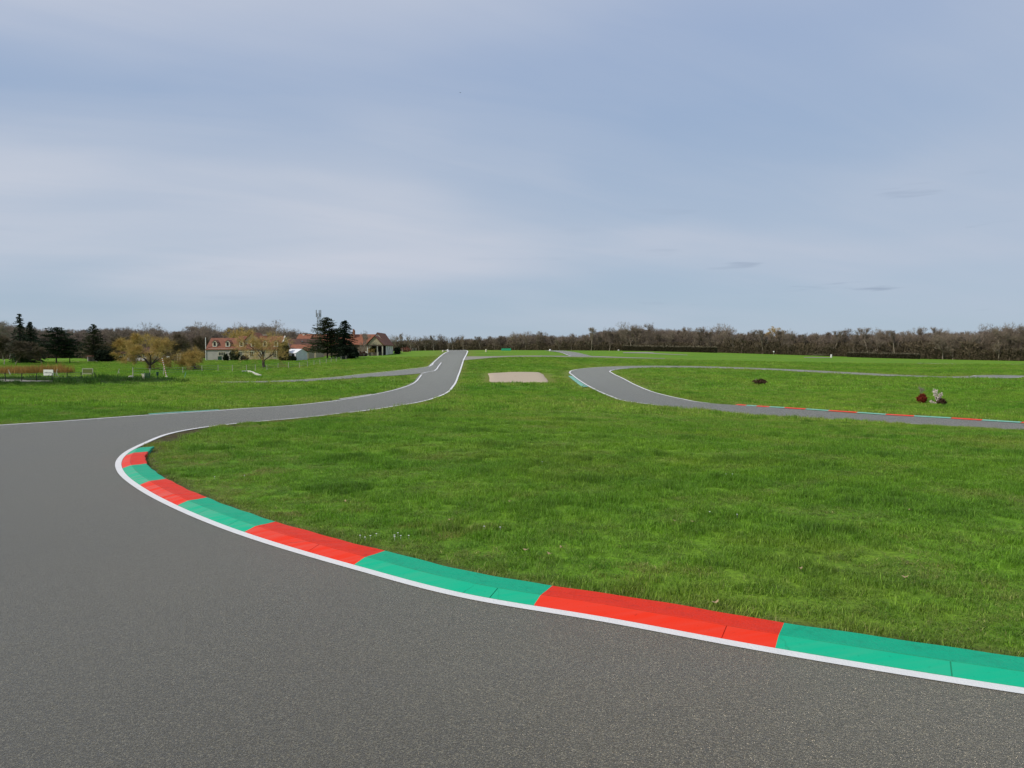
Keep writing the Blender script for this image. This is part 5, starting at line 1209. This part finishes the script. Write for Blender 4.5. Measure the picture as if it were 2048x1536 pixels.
def lawn(name, lb, r0, r1, dens, src, s0, seed, reach=.84):
    gg = np.random.default_rng(seed); n = int(dens*reach*(r1**2-r0**2)); y = np.sqrt(gg.uniform(r0**2, r1**2, n)); x = y*gg.uniform(-reach, reach, n); P = np.c_[x, y]
    ok = np.ones(n, bool)
    for poly in KEEP_OFF: ok &= ~inside(P, poly)
    if r0 < 30:
        d = np.full(n, 9.0); t_k = np.zeros(n)
        for i_ in np.nonzero(ok)[0]:
            co, ix, dd_ = kds.find((P[i_, 0], P[i_, 1], 0)); d[i_] = dd_; t_k[i_] = tk[ix]
        kerbz = t_k > kbs[0]-.1
        rag = .030*np.clip(fbm(x, y, 7, 9), -1.6, 1.6); bare = (~kerbz) & (t_k > sin_[14]); ok &= ~((kerbz & (d < .425+rag)) | (~kerbz & (d < .11+rag)) | (bare & (d < .17+rag+.22*np.clip(fbm(x, y, 1.5, 33), 0, 1.5))))
        edge = np.where(kerbz, d-.43, d-.1)
        soily = np.exp(-np.maximum(edge-.03, 0)/.13)*np.clip(.75+.45*fbm(x, y, 4, 15), 0, 1); ok &= gg.random(n) > soily*.9
    if r0 > 20:
        for i_ in np.nonzero(ok)[0]:
            co_, ix_, dk_ = kd.find((P[i_, 0], P[i_, 1], 0)); ok[i_] = dk_ > (.36 if r0 < 60 else 1.15 if ix_ >= len(edge_pts)-len(gl) else .85)
        for TP in THIN:
            for q0, q1 in zip(TP, TP[1:]):
                for f_ in np.linspace(0, 1, 9): ok &= np.hypot(*(P-(q0+(q1-q0)*f_)).T) > (.7 if r0 < 60 else 1.3)
    P = P[ok]; x, y = P.T; n = len(P); edge = edge[ok] if r0 < 30 else np.full(n, 9.0)
    big = fbm(x, y, .5, 5); mid = fbm(x, y, 2.2, 6); far_ = fbm(x, y, .12, 7)
    lush = np.clip(.5+.18*big+.20*mid, 0, 1); cl = fbm(x, y, 4.5, 12)
    dist_e = np.clip(edge/2.2, 0, 1)
    h = s0*(.55+.75*lush)*(.62+.38*dist_e)*gg.uniform(.75, 1.25, n)*np.clip(1+.28*cl, .5, 1.7)
    wv = np.array([kd.find((a, b, 0))[2] for a, b in P]); wv = np.exp(-wv/(.35+.010*np.hypot(x, y)))
    dry = np.clip(.20+.24*(-mid)*.8+.14*far_+.55*wv-.10*cl+.5*np.exp(-np.maximum(edge, 0)/.16)+.26*np.exp(-np.maximum(edge, 0)/.9)+.75*(fbm(x, y, 2.6, 44) > 1.35)*np.exp(-np.maximum(edge, 0)/2.6)+gg.normal(0, .12, n), 0, 1)
    rank = np.clip((cl+mid*.5-1.15)*.55, 0, .5)*np.clip(edge/1.0, 0, 1)
    tint = np.clip(.5+.14*far_+.16*cl+gg.normal(0, .22, n), 0, 1)
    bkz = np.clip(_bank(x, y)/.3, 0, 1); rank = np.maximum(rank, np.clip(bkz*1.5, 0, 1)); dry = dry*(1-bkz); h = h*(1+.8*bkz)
    rot_ = np.c_[gg.normal(0, .12, n), gg.normal(0, .12, n), gg.uniform(0, 6.283, n)]
    wd = s0*gg.uniform(.85, 1.2, n)
    return scatter(name, np.c_[x, y, terr(x, y)], gg.integers(0, 5, n), rot_, np.c_[wd, wd, h], src, lb, 'grass', tint=tint, dry=dry, rank=rank)
near_src = unlinked_collection('near_tuft', [tuft(k, 78, .10, .062, .0034, .07, lean=.8) for k in range(5)])
mid_src = unlinked_collection('mid_tuft', [tuft(20+k, 60, .20, .095, .0085, .06) for k in range(5)])
far_src = unlinked_collection('far_tuft', [tuft(40+k, 90, .55, .12, .020, .05) for k in range(5)])
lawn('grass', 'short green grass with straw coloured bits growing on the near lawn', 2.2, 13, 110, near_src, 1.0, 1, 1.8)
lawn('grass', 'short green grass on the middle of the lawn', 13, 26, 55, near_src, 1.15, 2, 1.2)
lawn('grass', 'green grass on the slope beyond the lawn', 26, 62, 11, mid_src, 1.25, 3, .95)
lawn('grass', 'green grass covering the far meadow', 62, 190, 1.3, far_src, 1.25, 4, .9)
# daisies and dead leaves
gg = np.random.default_rng(8); D_ = []
for px, py, n, sp_ in ((772, 1082, 6, .10), (800, 1087, 3, .08), (470, 960, 2, .3), (1003, 1065, 2, .1), (1480, 1040, 2, .15), (1095, 928, 1, .1), (1475, 960, 2, .2)):
    c = ground(px, py)
    for _ in range(n): D_.append(c+gg.normal(0, sp_, 2)*np.array([1, .6]))
m = MB()
for c in D_:
    z = T(*c)+.055; k = 8
    m.add([(c[0], c[1], z+.004)]+[(c[0]+.008*math.cos(a), c[1]+.008*math.sin(a), z+.002*math.sin(3*a)) for a in np.arange(k)*6.283/k], [(0, i+1, (i+1) % k+1) for i in range(k)])
    m.add([(c[0]-.001, c[1], z), (c[0]+.001, c[1], z), (c[0], c[1], z-.06)], [(0, 1, 2)])
tag(m.build('daisies', 'daisy'), 'scattered small white daisies in the lawn along the kerb', 'flowers', kind='stuff')
m = MB()
for px, py in ((1052, 1112), (1123, 1107), (1100, 1120), (1350, 1052), (1386, 1054), (690, 1012), (1020, 1012), (1810, 1168), (1430, 1220), (1820, 1030), (1600, 1150), (900, 1050)):
    c = ground(px, py); z = T(*c)+.05; a0 = gg.uniform(0, 6.28); s_ = gg.uniform(.02, .035)
    p = [(c[0]+s_*r_*math.cos(a0+a), c[1]+s_*r_*math.sin(a0+a), z+dz) for a, r_, dz in ((0, 1, .012), (1.2, .5, 0), (2.3, .7, .01), (3.14, .9, .02), (4.1, .6, 0), (5.3, .55, .008))]
    m.add(p+[(c[0], c[1], z+.004)], [(6, i, (i+1) % 6) for i in range(6)])
tag(m.build('dead_leaves', 'dead_leaf'), 'dry pale leaves lying scattered on the lawn', 'leaves', kind='stuff')
